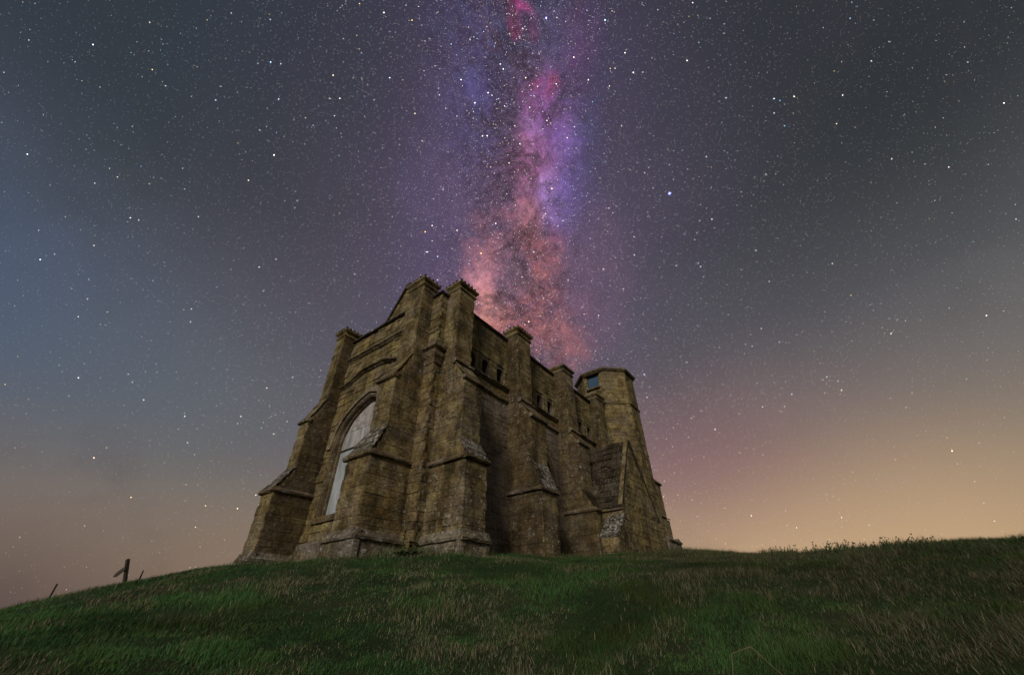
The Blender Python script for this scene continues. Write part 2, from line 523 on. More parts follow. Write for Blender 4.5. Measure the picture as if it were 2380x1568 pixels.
P3 += [polar(a, 4.6, e) for a, e in ((95, -3.6), (82, -3.4), (62, -4.3), (37, -4.9), (10, -4.6), (-8, -4.0), (-25, -4.5))]
P3 += [(-1.5, .4, -.25), (-0.6, -0.6, -.22), (.3, -1.45, -.19), (1.2, -1.45, -.13), (3.85, -1.45, .08), (4.8, -1.45, .17), (8.0, -1.6, .48), (7, -2.6, .36),
       (-1.5, 5.1, -.02), (-1.5, 6.0, -.06), (0, 3, -.1), (-1.5, 2.6, -.18), (11, -3.4, .75), (15, -1.6, 1.3), (16.9, -1.5, 1.40), (16.5, 6, 1.2), (6, 7, .4), (0, 7.2, .1)]
P3 += [polar(84.1, 17, 1.1), polar(81.5, 19, 1.95), polar(78.9, 19, 2.75), polar(76.5, 20, 3.3), polar(74.5, 19, 3.9), polar(68.5, 15.5, 5.1), polar(90, 17, -0.9), polar(100, 16, -4)]
P3 += [polar(a, 10, e) for a, e in ((90, -1.6), (84.1, -.1), (81.5, .6), (78.9, 1.5), (76.5, 2.0), (74.5, 2.6), (68.5, 4.0), (60, 5.0))]
P3 += [polar(a, 7.6, e) for a, e in ((50, 3.2), (37, 3.6), (22, 3.3), (9, 2.6), (-3, 2.2), (-14, 1.5))]
P3 += [polar(9, 17, 5.6), polar(5.5, 14, 5.35), polar(1.0, 13, 5.45), polar(-5.5, 12, 5.5), polar(-12.6, 11, 5.05), polar(-20, 11, 4.3)]
P3 += [(-4.0, 24, -3.2), (6, 26, -3.0), (22, 20, -2.5), (30, 5, -1.5), (26, -8, -1.2), (16, -20, -2.0), (4, -22, -3.0)]
P3 = np.array(P3)


def tps(d): return np.where(d > 1e-9, d * d * np.log(np.maximum(d, 1e-9)), 0.0)


_n = len(P3)
_A = np.zeros((_n + 3, _n + 3))
_D = np.hypot(P3[:, None, 0] - P3[None, :, 0], P3[:, None, 1] - P3[None, :, 1])
_A[:_n, :_n] = tps(_D) + np.eye(_n) * 0.15
_A[:_n, _n] = 1; _A[:_n, _n + 1:] = P3[:, :2]; _A[_n, :_n] = 1; _A[_n + 1:, :_n] = P3[:, :2].T
_w = np.linalg.solve(_A, np.concatenate([P3[:, 2], np.zeros(3)]))


def ground(x, y, bumps=True):
    x = np.asarray(x, float); y = np.asarray(y, float)
    d = np.hypot(x[..., None] - P3[:, 0], y[..., None] - P3[:, 1])
    z = tps(d) @ _w[:_n] + _w[_n] + _w[_n + 1] * x + _w[_n + 2] * y
    r = np.hypot(x - 3, y - 2)
    k = np.clip((r - 20) / 25, 0, 1); k = k * k * (3 - 2 * k)
    far = -2.5 - (np.maximum(r - 20, 0)) * 0.22
    far = np.maximum(far, -70 - 6 * np.sin(x / 400) * np.cos(y / 330))
    z = z * (1 - k) + far * k
    if bumps:
        near = np.exp(-(r / 28) ** 2)
        z = z + near * (0.030 * np.sin(x * 2.1 + 1.3 * np.sin(y * 1.3)) * np.sin(y * 1.7 + 0.8 * np.sin(x * 0.9))
                        + 0.022 * np.sin(x * 4.3 + 2 * np.sin(y * 2.2)) * np.sin(y * 3.9 + x))
    return z


def build_ground():
    cx, cy = -3.0, -4.0
    na = 300
    rs = np.concatenate([np.arange(0, 34, 0.22), 34 * 1.12 ** np.arange(0, 50)])
    a = np.linspace(0, 2 * np.pi, na, endpoint=False)
    xs = (cx + rs[1:, None] * np.cos(a)).ravel(); ys = (cy + rs[1:, None] * np.sin(a)).ravel()
    xs = np.concatenate([[cx], xs]); ys = np.concatenate([[cy], ys])
    z = np.concatenate([ground(xs[i:i + 8000], ys[i:i + 8000]) for i in range(0, len(xs), 8000)])
    vs = np.stack([xs, ys, z], 1)
    fs = [(0, 1 + j, 1 + (j + 1) % na) for j in range(na)]
    for i in range(len(rs) - 2):
        o = 1 + i * na
        for j in range(na):
            j2 = (j + 1) % na; fs.append((o + j, o + na + j, o + na + j2, o + j2))
    me = bpy.data.meshes.new('ground'); me.from_pydata(vs.tolist(), [], fs)
    me.polygons.foreach_set('use_smooth', [True] * len(me.polygons))
    mt, b = new_mat('turf_soil')
    pos = node('ShaderNodeNewGeometry').outputs['Position']
    n = nz(pos, 0.8, 8.0, 0.65)
    link(ramp(n, [(0.35, (0.018, 0.036, 0.012)), (0.55, (0.028, 0.050, 0.016)), (0.72, (0.050, 0.046, 0.024))]), b.inputs['Base Color'])
    bu = node('ShaderNodeBump'); bu.inputs['Strength'].default_value = 1.0; bu.inputs['Distance'].default_value = 0.05
    link(nz(pos, 14, 6.0, 0.7), bu.inputs['Height']); link(bu.outputs[0], b.inputs['Normal'])
    me.materials.append(mt)
    o = bpy.data.objects.new('ground', me); C.objects.link(o)
    tag(o, 'grassy hilltop falling away on every side', None, None, 'structure')


build_ground()

mt, b = new_mat('grass_blade')
at = node('ShaderNodeAttribute', attribute_name='blade')
link(at.outputs['Color'], b.inputs['Base Color'])
b.inputs['Roughness'].default_value = 0.7
M_GRASS = mt


def vnoise(x, y, s, seed=0):
    """smooth value noise"""
    g = np.random.default_rng(seed).random((256, 256))
    x = x * s + 100.3; y = y * s + 77.7
    xi = np.floor(x).astype(int); yi = np.floor(y).astype(int); fx = x - xi; fy = y - yi
    fx = fx * fx * (3 - 2 * fx); fy = fy * fy * (3 - 2 * fy)
    a = g[xi % 256, yi % 256]; b = g[(xi + 1) % 256, yi % 256]; c = g[xi % 256, (yi + 1) % 256]; d = g[(xi + 1) % 256, (yi + 1) % 256]
    return (a * (1 - fx) + b * fx) * (1 - fy) + (c * (1 - fx) + d * fx) * fy


def blade_mesh(name, x, y, L, W_, lean_az, lean, col, three=True):
    """grass blades from arrays; three-segment ribbons"""
    n = len(x)
    z = np.concatenate([ground(x[i:i + 20000], y[i:i + 20000]) for i in range(0, n, 20000)]) - 0.015
    fa = rng.random(n) * 2 * np.pi                     # which way the flat side looks
    wx = np.cos(fa) * W_ / 2; wy = np.sin(fa) * W_ / 2
    lx = np.cos(lean_az); ly = np.sin(lean_az)
    def pt(f, wf, sgn):
        h = L * f * np.cos(lean * f * 0.75); o = L * f * np.sin(lean * f * 0.95)
        return np.stack([x + lx * o + sgn * wx * wf, y + ly * o + sgn * wy * wf, z + h], 1)
    if three:
        V_ = np.stack([pt(0, 1, -1), pt(0, 1, 1), pt(.55, .8, 1), pt(.55, .8, -1), pt(1, 0, 0)], 1)
        idx = np.array([[0, 1, 2], [0, 2, 3], [3, 2, 4]])
    else:
        V_ = np.stack([pt(0, 1, -1), pt(0, 1, 1), pt(1, 0, 0)], 1); idx = np.array([[0, 1, 2]])
    k = V_.shape[1]
    F = (idx[None] + (np.arange(n) * k)[:, None, None]).reshape(-1, 3)
    me = bpy.data.meshes.new(name)
    me.vertices.add(n * k); me.vertices.foreach_set('co', V_.astype(np.float32).ravel())
    me.loops.add(F.size); me.loops.foreach_set('vertex_index', F.astype(np.int32).ravel())
    me.polygons.add(len(F)); me.polygons.foreach_set('loop_start', np.arange(0, F.size, 3, dtype=np.int32))
    me.polygons.foreach_set('loop_total', np.full(len(F), 3, dtype=np.int32))
    me.update(calc_edges=True)
    ca = me.attributes.new('blade', 'FLOAT_COLOR', 'POINT')
    cc = np.repeat(np.concatenate([col, np.ones((n, 1))], 1)[:, None, :], k, 1)
    ca.data.foreach_set('color', cc.astype(np.float32).ravel())
    me.materials.append(M_GRASS)
    o = bpy.data.objects.new(name, me); C.objects.link(o)
    return o


def grass_cols(x, y, strawk):
    n = len(x)
    g = np.stack([0.028 + 0.036 * rng.random(n), 0.076 + 0.072 * rng.random(n), 0.022 + 0.024 * rng.random(n)], 1)
    hue = vnoise(x, y, 0.8, 3)[:, None]
    g = g * (0.40 + 1.15 * hue) + np.array([0.012, 0.006, 0.0]) * (vnoise(x, y, 1.7, 4)[:, None] > 0.55)
    s = np.stack([0.22 + 0.18 * rng.random(n)] * 3, 1) * np.array([0.92, 0.82, 0.54])
    dry = np.clip((x - y - 1.0) / 8, 0, 1)[:, None]
    g = g * (1 - .42 * dry) + np.array([0.014, 0.004, 0.0]) * dry
    s = s * (1 - .45 * dry)
    brown = np.array([0.050, 0.040, 0.020]) * (0.5 + 0.8 * rng.random((n, 1)))
    m = (rng.random(n) < strawk)[:, None]
    m2 = (rng.random(n) < 0.45)[:, None]
    return np.where(m, np.where(m2, s, brown), g)


FOOT = [(-1.45, 0, .3, 1.7), (.2, 1.3, -1.5, 0), (-1.45, 0, 5.2, 6.3), (3.8, 4.85, -1.4, 0), (7.45, 8.4, -1.4, 0), (7.1, 11.6, -2.3, 0), (14.6, 16.6, -1.65, 0), (0, 15.2, 0, 6.6)]


def build_grass():
    zones = [(1.8, 6.0, 5600, True, 0.064, 0.0044), (6.0, 12.0, 2300, True, 0.070, 0.0056), (12.0, 26.0, 700, False, 0.08, 0.010)]
    out = []
    for r0, r1, dens, three, L0, w0 in zones:
        a0, a1 = R(-32), R(104)
        n = int(dens * (a1 - a0) / 2 * (r1 * r1 - r0 * r0))
        r = np.sqrt(rng.random(n) * (r1 * r1 - r0 * r0) + r0 * r0); a = a0 + rng.random(n) * (a1 - a0)
        x = CAM.x + r * np.cos(a); y = CAM.y + r * np.sin(a)
        # tufted: drop blades between tufts
        tuft = 0.55 * vnoise(x, y, 5.5, 1) + 0.45 * vnoise(x, y, 2.2, 2)
        keep = rng.random(n) < np.clip((tuft - 0.15) * 2.6, 0.40, 1)
        dw = np.full(n, 9.0)
        for (a0_, a1_, b0_, b1_) in FOOT:
            dx = np.maximum(np.maximum(a0_ - x, x - a1_), 0); dy = np.maximum(np.maximum(b0_ - y, y - b1_), 0)
            dw = np.minimum(dw, np.hypot(dx, dy))
        keep &= dw > 0.0
        keep |= (dw > 0) & (dw < .25)
        keep &= ~((x > -0.05) & (x < 15) & (y > -0.05) & (y < 6.6))
        x, y, tuft, dw = x[keep], y[keep], tuft[keep], dw[keep]; n = len(x)
        right = np.clip((x - y - 1.5) / 9, 0, 1)      # drier towards the south-west shoulder
        st = np.clip((vnoise(x, y, 0.75, 9) * 0.6 + vnoise(x, y, 2.1, 10) * 0.4 - 0.475 + 0.16 * right) * 3.6, 0.03, 0.68)
        L = L0 * (0.45 + 0.75 * rng.random(n)) * (0.45 + 1.05 * tuft)
        tus = np.clip((vnoise(x, y, 1.25, 21) - .52) * 4, 0, 1)
        L = np.where(st > 0.4, L * 1.2, L) * (0.85 + 0.8 * tus) * (1 + .5 * np.clip((x - y - 9) / 4, 0, 1))
        L = L * (1 + 2.2 * np.exp(-dw / .14) * rng.random(n))
        lean_az = 0.35 + rng.normal(0, 1.3, n) + 1.5 * (vnoise(x, y, 0.9, 12) - 0.5)
        lean = np.clip(rng.normal(0.62, 0.42, n), 0.05, 1.6)
        W_ = w0 * (0.6 + 0.8 * rng.random(n)) * np.where(st > .4, .75, 1)
        out.append(blade_mesh('grass', x, y, L, W_, lean_az, lean, grass_cols(x, y, st), three))
    # one stuff object
    for o in out[1:]: pass
    bpy.ops.object.select_all(action='DESELECT')
    for o in out: o.select_set(True)
    bpy.context.view_layer.objects.active = out[0]
    bpy.ops.object.join()
    out[0].name = 'grass'
    tag(out[0], 'short windblown grass with dry straw patches over the hilltop', None, None, 'stuff')


build_grass()

# ------------------------------------------------------------------ the chapel
chapel = tag(empty('chapel'), 'ruined looking medieval stone chapel with buttresses, pinnacles and boarded end window', 'chapel')
EX, NY = Vector((-1, 0, 0)), Vector((0, -1, 0))
UX, UY = Vector((1, 0, 0)), Vector((0, 1, 0))
LEN, WID, TOP = 15.2, 6.55, 8.34
WC, WA, WZ0, WZS, WR = 3.25, 1.50, 1.32, 3.78, 1.42     # end window: middle, half width, sill, springing, rise
NC, NA, NZ0, NZS, NR = 6.15, 0.72, 1.6, 3.0, 1.15       # side window

slits = [1.70, 2.55, 3.43, 5.42, 6.22, 7.06, 9.0, 9.9, 10.82]
# north wall ---------------------------------------------------------------
wn = MB().box((T, T, -1.2), (LEN, 0.9, TOP)).build('wall', ST_GREY, chapel)
cutters = [prism(arch_pts(NA, NZ0, NZS, NR), lambda p, q, d: (NC + p, d, q), -0.2, 0.42)]
for sx in slits:
    pts = [(-0.25, 6.08), (0.25, 6.08), (0.23, 6.56), (0.16, 6.70), (0.0, 6.76), (-0.16, 6.70), (-0.23, 6.56)]
    cutters.append(prism(pts, lambda p, q, d, sx=sx: (sx + p, d, q), -0.2, 0.70))
cut(wn, cutters)
# east wall
we = MB().box((T, 0.9, -1.2), (0.9, WID - 0.9, TOP)).build('wall', ST_OLIVE, chapel)
cut(we, [prism(arch_pts(WA, WZ0, WZS, WR), lambda p, q, d: (d, WC + p, q), -0.2, 0.36)])
MB().box((T, WID - 0.9, -1.2), (LEN, WID, TOP)).build('wall', ST_OLIVE, chapel)
MB().box((LEN - 0.9, 0.9, -1.2), (LEN, WID - 0.9, TOP)).build('wall', ST_OLIVE, chapel)

BX = [(0.30, 1.18), (3.85, 4.78), (7.50, 8.36), (11.25, 12.1)]   # north buttresses
AY, CY = (0.45, 1.52), (5.35, 6.15)                               # east buttresses


def minus(spans, lo, hi):
    out = []
    for a, c in spans:
        if hi <= a or lo >= c: out.append((a, c)); continue
        if lo > a: out.append((a, lo))
        if hi < c: out.append((hi, c))
    return out


def n_spans(low, high):
    sp = [(0.0, 12.6)]
    for x0, x1 in BX: sp = minus(sp, x0 + 0.06, (1.10 if x1 < 2 and low > 2.2 else x1) - 0.06)
    zm = (low + high) / 2
    hw = 0
    if NZ0 - 0.1 < zm < NZS: hw = NA + 0.10
    elif zm < NZS + NR + 0.15:
        if zm > NZ0: hw = max([y for y in np.linspace(0, NA, 20) if NZS + pointed(NA, NR, y) > low - 0.05] + [0.0]) + 0.10
    if hw > 0.1 and zm > NZ0: sp = minus(sp, NC - hw, NC + hw)
    if 6.10 < high and low < 6.70:
        for sx in slits: sp = minus(sp, sx - 0.235, sx + 0.235)
    return sp


def n_low(a, c): return n_spans(a, c)


clad((0, T, 0), UX, NY, 12.6, -0.5, 5.30, wn, ST_BROWN, lambda a, c: [q for q in n_spans(a, c) if q[1] < .5], e0=0, rough=0.9, smin=.5, smax=.8)
clad((0, T, 0), UX, NY, 12.6, -0.5, 5.30, wn, ST_GREY, lambda a, c: [q for q in n_spans(a, c) if q[1] > .5], rough=0.9)
clad((0, T, 0), UX, NY, 12.6, 5.30, TOP, wn, ST_OLIVE, n_spans, e0=0)


def e_spans(low, high):
    sp = [(0.0, WID)]
    for y0, y1, y2 in ((*AY, 1.28), (*CY, 5.95)): sp = minus(sp, y0 + 0.06, (y1 if high < 2.2 else y2) - 0.06)
    zm = (low + high) / 2
    if WZ0 - 0.02 < zm < WZS + WR + 0.1:
        hw = WA + 0.14 if zm < WZS else max([y for y in np.linspace(0, WA, 30) if WZS + pointed(WA, WR, y) > low - 0.05] + [0.0]) + 0.14
        sp = minus(sp, WC - hw, WC + hw)
    return sp


near = lambda lo_, hi_: (lambda a, c: [(max(p, lo_), min(q, hi_)) for p, q in e_spans(a, c) if min(q, hi_) - max(p, lo_) > .05])
clad((T, 0, 0), UY, EX, WID, -0.5, 5.3, we, ST_BROWN, near(0, .6), e0=1, rough=.9, smin=.5, smax=.8)
clad((T, 0, 0), UY, EX, WID, 5.3, TOP, we, ST_OLIVE, near(0, .6), e0=1, rough=1.3, smin=.5, smax=.8)
clad((T, 0, 0), UY, EX, WID, -0.5, TOP, we, ST_OLIVE, near(.6, WID), rough=1.9)

# mouldings on the walls ------------------------------------------------------
for i, (x0, x1) in enumerate(((1.10, 3.85), (4.78, 7.5), (8.36, 11.25))):
    mb = MB(); extrude(mb, STRING, (x0 - 0.02, 0, 5.97), (x1 + 0.02, 0, 5.97), NY, wob=0.014); mb.build('string_course', ST_MOULD, chapel)
    mb = MB(); extrude(mb, ROLL, (x0 - 0.02, 0, 5.46), (x1 + 0.02, 0, 5.46), NY, wob=0.016); mb.build('string_course', ST_MOULD, chapel)
    mb = MB(); extrude(mb, COPE, (x0 - 0.02, 0, TOP), (x1 + 0.02, 0, TOP), NY, wob=0.012); mb.build('coping', ST_DARK, chapel)
mb = MB(); extrude(mb, COPE, (12.1, 0, TOP), (12.5, 0, TOP), NY); mb.build('coping', ST_DARK, chapel)
mb = MB(); extrude(mb, COPE, (0, 1.26, TOP + .06), (0, 5.4, TOP + .06), EX, wob=0.012); mb.build('coping', ST_DARK, chapel)
# small roofed corner between the two front pinnacles
mb = MB()
mb.add([(-.08, -.08, TOP), (.62, -.08, TOP - .01), (.62, .62, TOP), (-.08, .62, TOP - .01), (-.10, -.10, TOP + .06), (.62, -.10, TOP + .06), (.62, .62, TOP + .06), (-.10, .62, TOP + .06), (.3, .3, TOP + .42)],
       [(3, 2, 1, 0), (0, 1, 5, 4), (1, 2, 6, 5), (2, 3, 7, 6), (3, 0, 4, 7), (4, 5, 8), (5, 6, 8), (6, 7, 8), (7, 4, 8)])
mb.build('coping', ST_DARK, chapel)
mb = MB(); extrude(mb, STRING, (0, 1.26, 7.45), (0, 5.4, 7.45), EX, wob=0.007); mb.build('string_course', ST_MOULD, chapel)
HOODZ = lambda f: 0.36 * max(0.0, min(1.0, (0.40 - abs(f - 0.50)) / 0.26))
mb = MB(); extrude(mb, [(a * 1.15, h) for a, h in STRING], (0, 1.26, 6.16), (0, 5.4, 6.16), EX, seg=0.14, wob=0.007, z_fn=HOODZ); mb.build('string_course', ST_MOULD, chapel)
mb = MB(); extrude(mb, ROLL, (0, 1.26, 5.84), (0, 2.95, 5.84), EX, seg=0.2, wob=0.006); mb.build('string_course', ST_MOULD, chapel)
# plinth of the east wall between the buttresses
mb = MB(); extrude(mb, [(-.05, -1.2), (.14, -1.2), (.12, -.14), (.13, .0), (.05, .10), (-.05, .12)], (0, 1.5, .55), (0, 5.4, .55), EX, seg=.3, wob=.02); mb.build('plinth', ST_PLINTH, chapel)
# corbel in the corner between the front buttresses, with its ledge
corb = MB()
prev = None
rings = []
for z, o_ in ((5.30, -.03), (5.38, .05), (5.50, .09), (5.62, .16), (5.72, .19), (5.76, .12), (5.84, .12), (5.90, .22), (6.02, .24), (6.10, .05)):
    rings.append([(-o_ + jit(.008), -o_ + jit(.008), z + jit(.01)), (.42, -o_, z), (.42, .42, z), (-o_, .42, z)])
vs = [p for r in rings for p in r]; fs = []
for i in range(len(rings) - 1):
    for j in range(4): fs.append((i * 4 + j, i * 4 + (j + 1) % 4, i * 4 + 4 + (j + 1) % 4, i * 4 + 4 + j))
corb.add(vs, fs); corb.build('corbel', ST_MOULD, chapel)

# east window ------------------------------------------------------------------
win = MB()


def arch_frame(mb, to3, a_in, a_out, z0, zs, rise, d0, d1, legs=True, stops=0.0):
    """a moulded arch ring from half width a_in to a_out, d0 (inner face) to d1"""
    k = a_out - a_in
    pi = arch_pts(a_in, z0, zs, rise, 12, legs); po = arch_pts(a_out, z0, zs, rise + k, 12, legs)
    n = len(pi); vs = []
    for i in range(n):
        vs += [to3(*pi[i], d0), to3(*pi[i], d1), to3(*po[i], d1), to3(*po[i], d0)]
    fs = []
    for i in range(n - 1):
        for j in range(4): fs.append((i * 4 + j, i * 4 + (j + 1) % 4, i * 4 + 4 + (j + 1) % 4, i * 4 + 4 + j))
    fs += [(0, 1, 2, 3), (n * 4 - 4, n * 4 - 3, n * 4 - 2, n * 4 - 1)]
    mb.add(vs, fs)


te = lambda p, q, d: Vector((d, WC + p, q))
arch_frame(win, te, WA - .10, WA + .02, WZ0, WZS, WR - .06, .30, .13)
arch_frame(win, te, WA - .02, WA + .15, WZ0 - .05, WZS, WR + .0, .14, -.005)
arch_frame(win, te, WA + .04, WA + .10, WZ0 - .03, WZS, WR + .04, .05, -.03)
win = win.build('window', ST_MOULD, chapel)
mb = MB(); arch_frame(mb, te, WA + .17, WA + .31, WZS - .02, WZS, WR + .17, .06, -.075, legs=False)
arch_frame(mb, te, WA + .31, WA + .37, WZS - .02, WZS, WR + .31, .06, -.04, legs=False)
for s_ in (-1, 1):
    mb.box((-.09, WC + s_ * (WA + .29) - .12, WZS - .16), (.05, WC + s_ * (WA + .29) + .12, WZS + .03))
mb.build('hood_mould', ST_PALE, win)
mb = MB().box((-.07, WC - WA - .2, WZ0 - .16), (.33, WC + WA + .2, WZ0 - .01)); mb.build('sill', ST_MOULD, win)


def board(y0, y1, z0, z1, mat, dx=0.0, name='board'):
    """one upright panel, cut to the arch"""
    ys = np.linspace(y0 + .008, y1 - .008, 8); lo = []; hi = []
    for yy in ys:
        top = WZS + pointed(WA - .06, WR - .03, yy - WC)
        if abs(yy - WC) > WA - .06: top = WZS
        lo.append(min(z0, top)); hi.append(min(z1, top))
    vs = [(0.22 + dx, yy, a) for yy, a in zip(ys, lo)] + [(0.22 + dx, yy, a) for yy, a in zip(ys, hi)]
    vs += [(0.245 + dx, p[1], p[2]) for p in vs]
    n = 8; fs = []
    for i in range(n - 1):
        fs += [(i, i + 1, n + i + 1, n + i), (2 * n + i, 3 * n + i, 3 * n + i + 1, 2 * n + i + 1), (i, 2 * n + i, 2 * n + i + 1, i + 1), (n + i, n + i + 1, 3 * n + i + 1, 3 * n + i)]
    fs += [(0, n, 3 * n, 2 * n), (n - 1, 3 * n - 1, 4 * n - 1, 2 * n - 1)]
    return MB().add(vs, fs, random.random()).build(name, mat, win)


W0, W1 = WC - WA + .06, WC + WA - .06
for y0, y1 in ((W0, WC - .5), (WC - .5, WC + .5), (WC + .5, W1)):
    board(y0, y1, WZ0, 3.52, M_BOARDB, jit(.006))
for y0, y1 in ((W0, 3.10), (3.10, 3.72), (3.72, W1)):
    board(y0, y1, 3.535, 4.18, M_BOARD, jit(.006))
board(W0, W1, 4.20, 6, M_PLASTER, .0, 'render_panel')
mb = MB().box((.185, W0, 3.505), (.222, W1, 3.55)); mb.build('batten', M_WOOD, win)
mb = MB().box((.19, 3.08, 3.55), (.222, 3.12, 4.18)); mb.build('batten', M_WOOD, win)

# north window
wn2 = MB()
tn = lambda p, q, d: Vector((NC + p, d, q))
arch_frame(wn2, tn, NA - .10, NA + .02, NZ0, NZS, NR - .08, .40, .20)
arch_frame(wn2, tn, NA - .02, NA + .14, NZ0 - .05, NZS, NR, .21, .0)
wn2 = wn2.build('window', ST_PALE, chapel)
mb = MB(); arch_frame(mb, tn, NA + .15, NA + .28, NZS - .02, NZS, NR + .15, .06, -.07, legs=False); mb.build('hood_mould', ST_PALE, wn2)
mb = MB().box((NC - .05, .26, NZ0), (NC + .05, .37, NZS + .35))
arch_frame(mb, lambda p, q, d: Vector((NC - .34 + p, d, q)), .26, .31, NZS - .1, NZS - .1, .5, .37, .27, legs=False)
arch_frame(mb, lambda p, q, d: Vector((NC + .34 + p, d, q)), .26, .31, NZS - .1, NZS - .1, .5, .37, .27, legs=False)
mb.build('tracery', ST_PALE, wn2)
prism(arch_pts(NA - .05, NZ0, NZS, NR - .04), tn, .34, .36).build('pane', M_GLASS, wn2)

# buttresses ---------------------------------------------------------------------


def buttress(axis, lo, hi, s1, s2, s3, z_drip1, z_w1, z_drip2, z_w2, z_top, mat, plinth=None, pz=.28, deep=.5, slab_mat=ST_LICHEN, drip1=True, side_mat=None, rows=3, top_mould=True, hi2=None):
    """axis 'E' stands out to -x over y in lo..hi; axis 'N' to -y over x in lo..hi"""
    if axis == 'E':
        P = lambda a, o_, z: Vector((-o_, a, z)); OUT, AL = EX, UY
    else:
        P = lambda a, o_, z: Vector((a, -o_, z)); OUT, AL = NY, UX
    stages = [(-1.2, z_drip1, s1), (z_drip1, z_drip2, s2), (z_drip2, z_top, s3)]
    core = MB()
    # outline of the side: list of (out, z)
    hi2 = hi2 or hi
    prof = [(-deep, -1.2), (s1 - T, -1.2), (s1 - T, z_drip1), (s2 - T, z_w1), (s2 - T, z_drip2), (s3 - T, z_w2), (s3 - T, z_top), (-deep, z_top), (-deep, z_w1), (-deep, z_drip1)]
    n = len(prof)
    vs = [P(lo + T, a, z) for a, z in prof] + [P((hi if z <= z_drip1 else hi2) - T, a, z) for a, z in prof]
    core.add(vs, [tuple(range(n)), (n, n + 9, n + 2, n + 1), (n + 9, n + 8, n + 3, n + 2), (n + 8, n + 7, n + 6, n + 5, n + 4, n + 3)] + [(i, (i + 1) % n, (i + 1) % n + n, i + n) for i in range(n)])
    core = core.build('buttress', mat, chapel)

    def out_at(z):
        if z < z_drip1: return s1
        if z < z_w1: return s1 + (s2 - s1) * (z - z_drip1) / (z_w1 - z_drip1)
        if z < z_drip2: return s2
        if z < z_w2: return s2 + (s3 - s2) * (z - z_drip2) / (z_w2 - z_drip2)
        return s3
    # front faces
    for z0, z1, s in ((-.6, z_drip1, s1), (z_w1, z_drip2, s2), (z_w2, z_top, s3)):
        o_ = P(lo + T, s - T, 0)
        clad(o_, AL, OUT, (hi if z0 < 0 else hi2) - lo - 2 * T, z0, z1, core, mat, e0=0, e1=0, smin=.34, smax=.85, rough=.5)
    # near side (towards -y for E buttresses, towards -x for N buttresses) and far side
    NS = NY if axis == 'E' else EX

    def sp(a, c):
        return [(deep_in, deep + min(out_at(a + .001), out_at(c - .001)) - T)]
    for z0, z1 in ((-.6, z_drip1), (z_drip1, z_w1), (z_w1, z_drip2), (z_drip2, z_w2), (z_w2, z_top)):
        deep_in = deep if z1 < TOP - .8 else 0.0
        if z1 == z_top:
            zz = [(z0, TOP - .1, deep), (TOP - .1, z1, deep - .42)]
        else: zz = [(z0, z1, deep)]
        for q0, q1, di in zz:
            deep_in = di
            lim = [None]

            def sp2(a, c, di=di):
                m_ = min(out_at(a + .001), out_at(c - .001)); e = deep + m_ - T
                return [(di - .02, e)]
            # e1 handled by hand: sides reach the front on odd courses
            o_ = P(lo + T, -deep, 0)
            zs = [q0] + [z for z in COURSES if q0 + .06 < z < q1 - .06] + [q1]
            for a, c in zip(zs[:-1], zs[1:]):
                par = sum(1 for z in COURSES if z <= (a + c) / 2) % 2
                (a0, a1), = sp2(a, c)
                straight = abs(out_at(a + .001) - out_at(c - .001)) < .01
                if par == 1 and straight: a1 += T
                cuts = [a0]; p = a0 + random.uniform(.15, .6)
                while p < a1 - .18: cuts.append(p); p += random.uniform(.28, .68)
                cuts.append(a1)
                for i in range(len(cuts) - 1):
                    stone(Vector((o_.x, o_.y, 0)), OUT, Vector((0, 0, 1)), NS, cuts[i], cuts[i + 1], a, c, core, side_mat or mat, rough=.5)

    # drips that run round three sides
    def drip(z, s, prof=ROLL, mt=ST_MOULD, back=0.0, up=0):
        mb = MB()
        pr = [(a, h) for a, h in prof]
        extrude(mb, pr, P(lo - .07, s, z), P(hi + .07, s, z), OUT, wob=.012)
        side_n = NS
        extrude(mb, [(a - .0, h) for a, h in pr], P(lo, back, z) if True else 0, P(lo, s + .06, z), NS, wob=.012)
        extrude(mb, pr, P(hi, back, z), P(hi, s + .06, z), -NS, wob=.012)
        mb.build('drip_mould', mt, core)
    if drip1: drip(z_drip1 - .02, s1)
    drip_front = MB(); extrude(drip_front, ROLL, P(lo - .05, s2, z_drip2 - .02), P(hi2 + .05, s2, z_drip2 - .02), OUT, wob=.012)
    drip_front.build('drip_mould', ST_MOULD, core)

    # weathering slabs, in rows that overlap
    def weather(za, sa, zb, sb, rows, ha, hb, ov=.006, thk=.035, mt=None):
        for k in range(rows):
            f0, f1 = k / rows, (k + 1) / rows
            z0, z1 = za + (zb - za) * f0, za + (zb - za) * f1; o0, o1 = sa + (sb - sa) * f0, sa + (sb - sa) * f1
            nsl = random.choice((1, 2)) if hi - lo > .5 else 1
            hx = ha + (hb - ha) * f0; hy = ha + (hb - ha) * f1
            cu = [lo - ov] + [lo + (hi - lo) * random.uniform(.38, .62)] * (nsl - 1) + [hx + ov]
            for a, c in zip(cu[:-1], cu[1:]):
                th = thk * random.uniform(.8, 1.25)
                lp = .05 if k == 0 else .022
                q = [P(a + .004, o0 + lp, z0 + .00), P(c - .004, o0 + lp, z0), P(c - .004 + (hy - hx if c > hx - .01 else 0), o1 - .02, z1 + .02), P(a + .004, o1 - .02, z1 + .02)]
                up = Vector((0, 0, 1)) * th + OUT * (th * .3)
                w = [p + up + Vector((jit(.008), jit(.008), jit(.008))) for p in q]
                w[0] = w[0] - up * .25; w[1] = w[1] - up * .25
                MB().hexa(q + w, random.random()).build('weathering_slab', mt or slab_mat, core)
    weather(z_drip1 + .03, s1, z_w1, s2, rows, hi, hi2)
    weather(z_drip2 + .03, s2, z_w2, s3, rows, hi2, hi2, -.003, .018, mat)
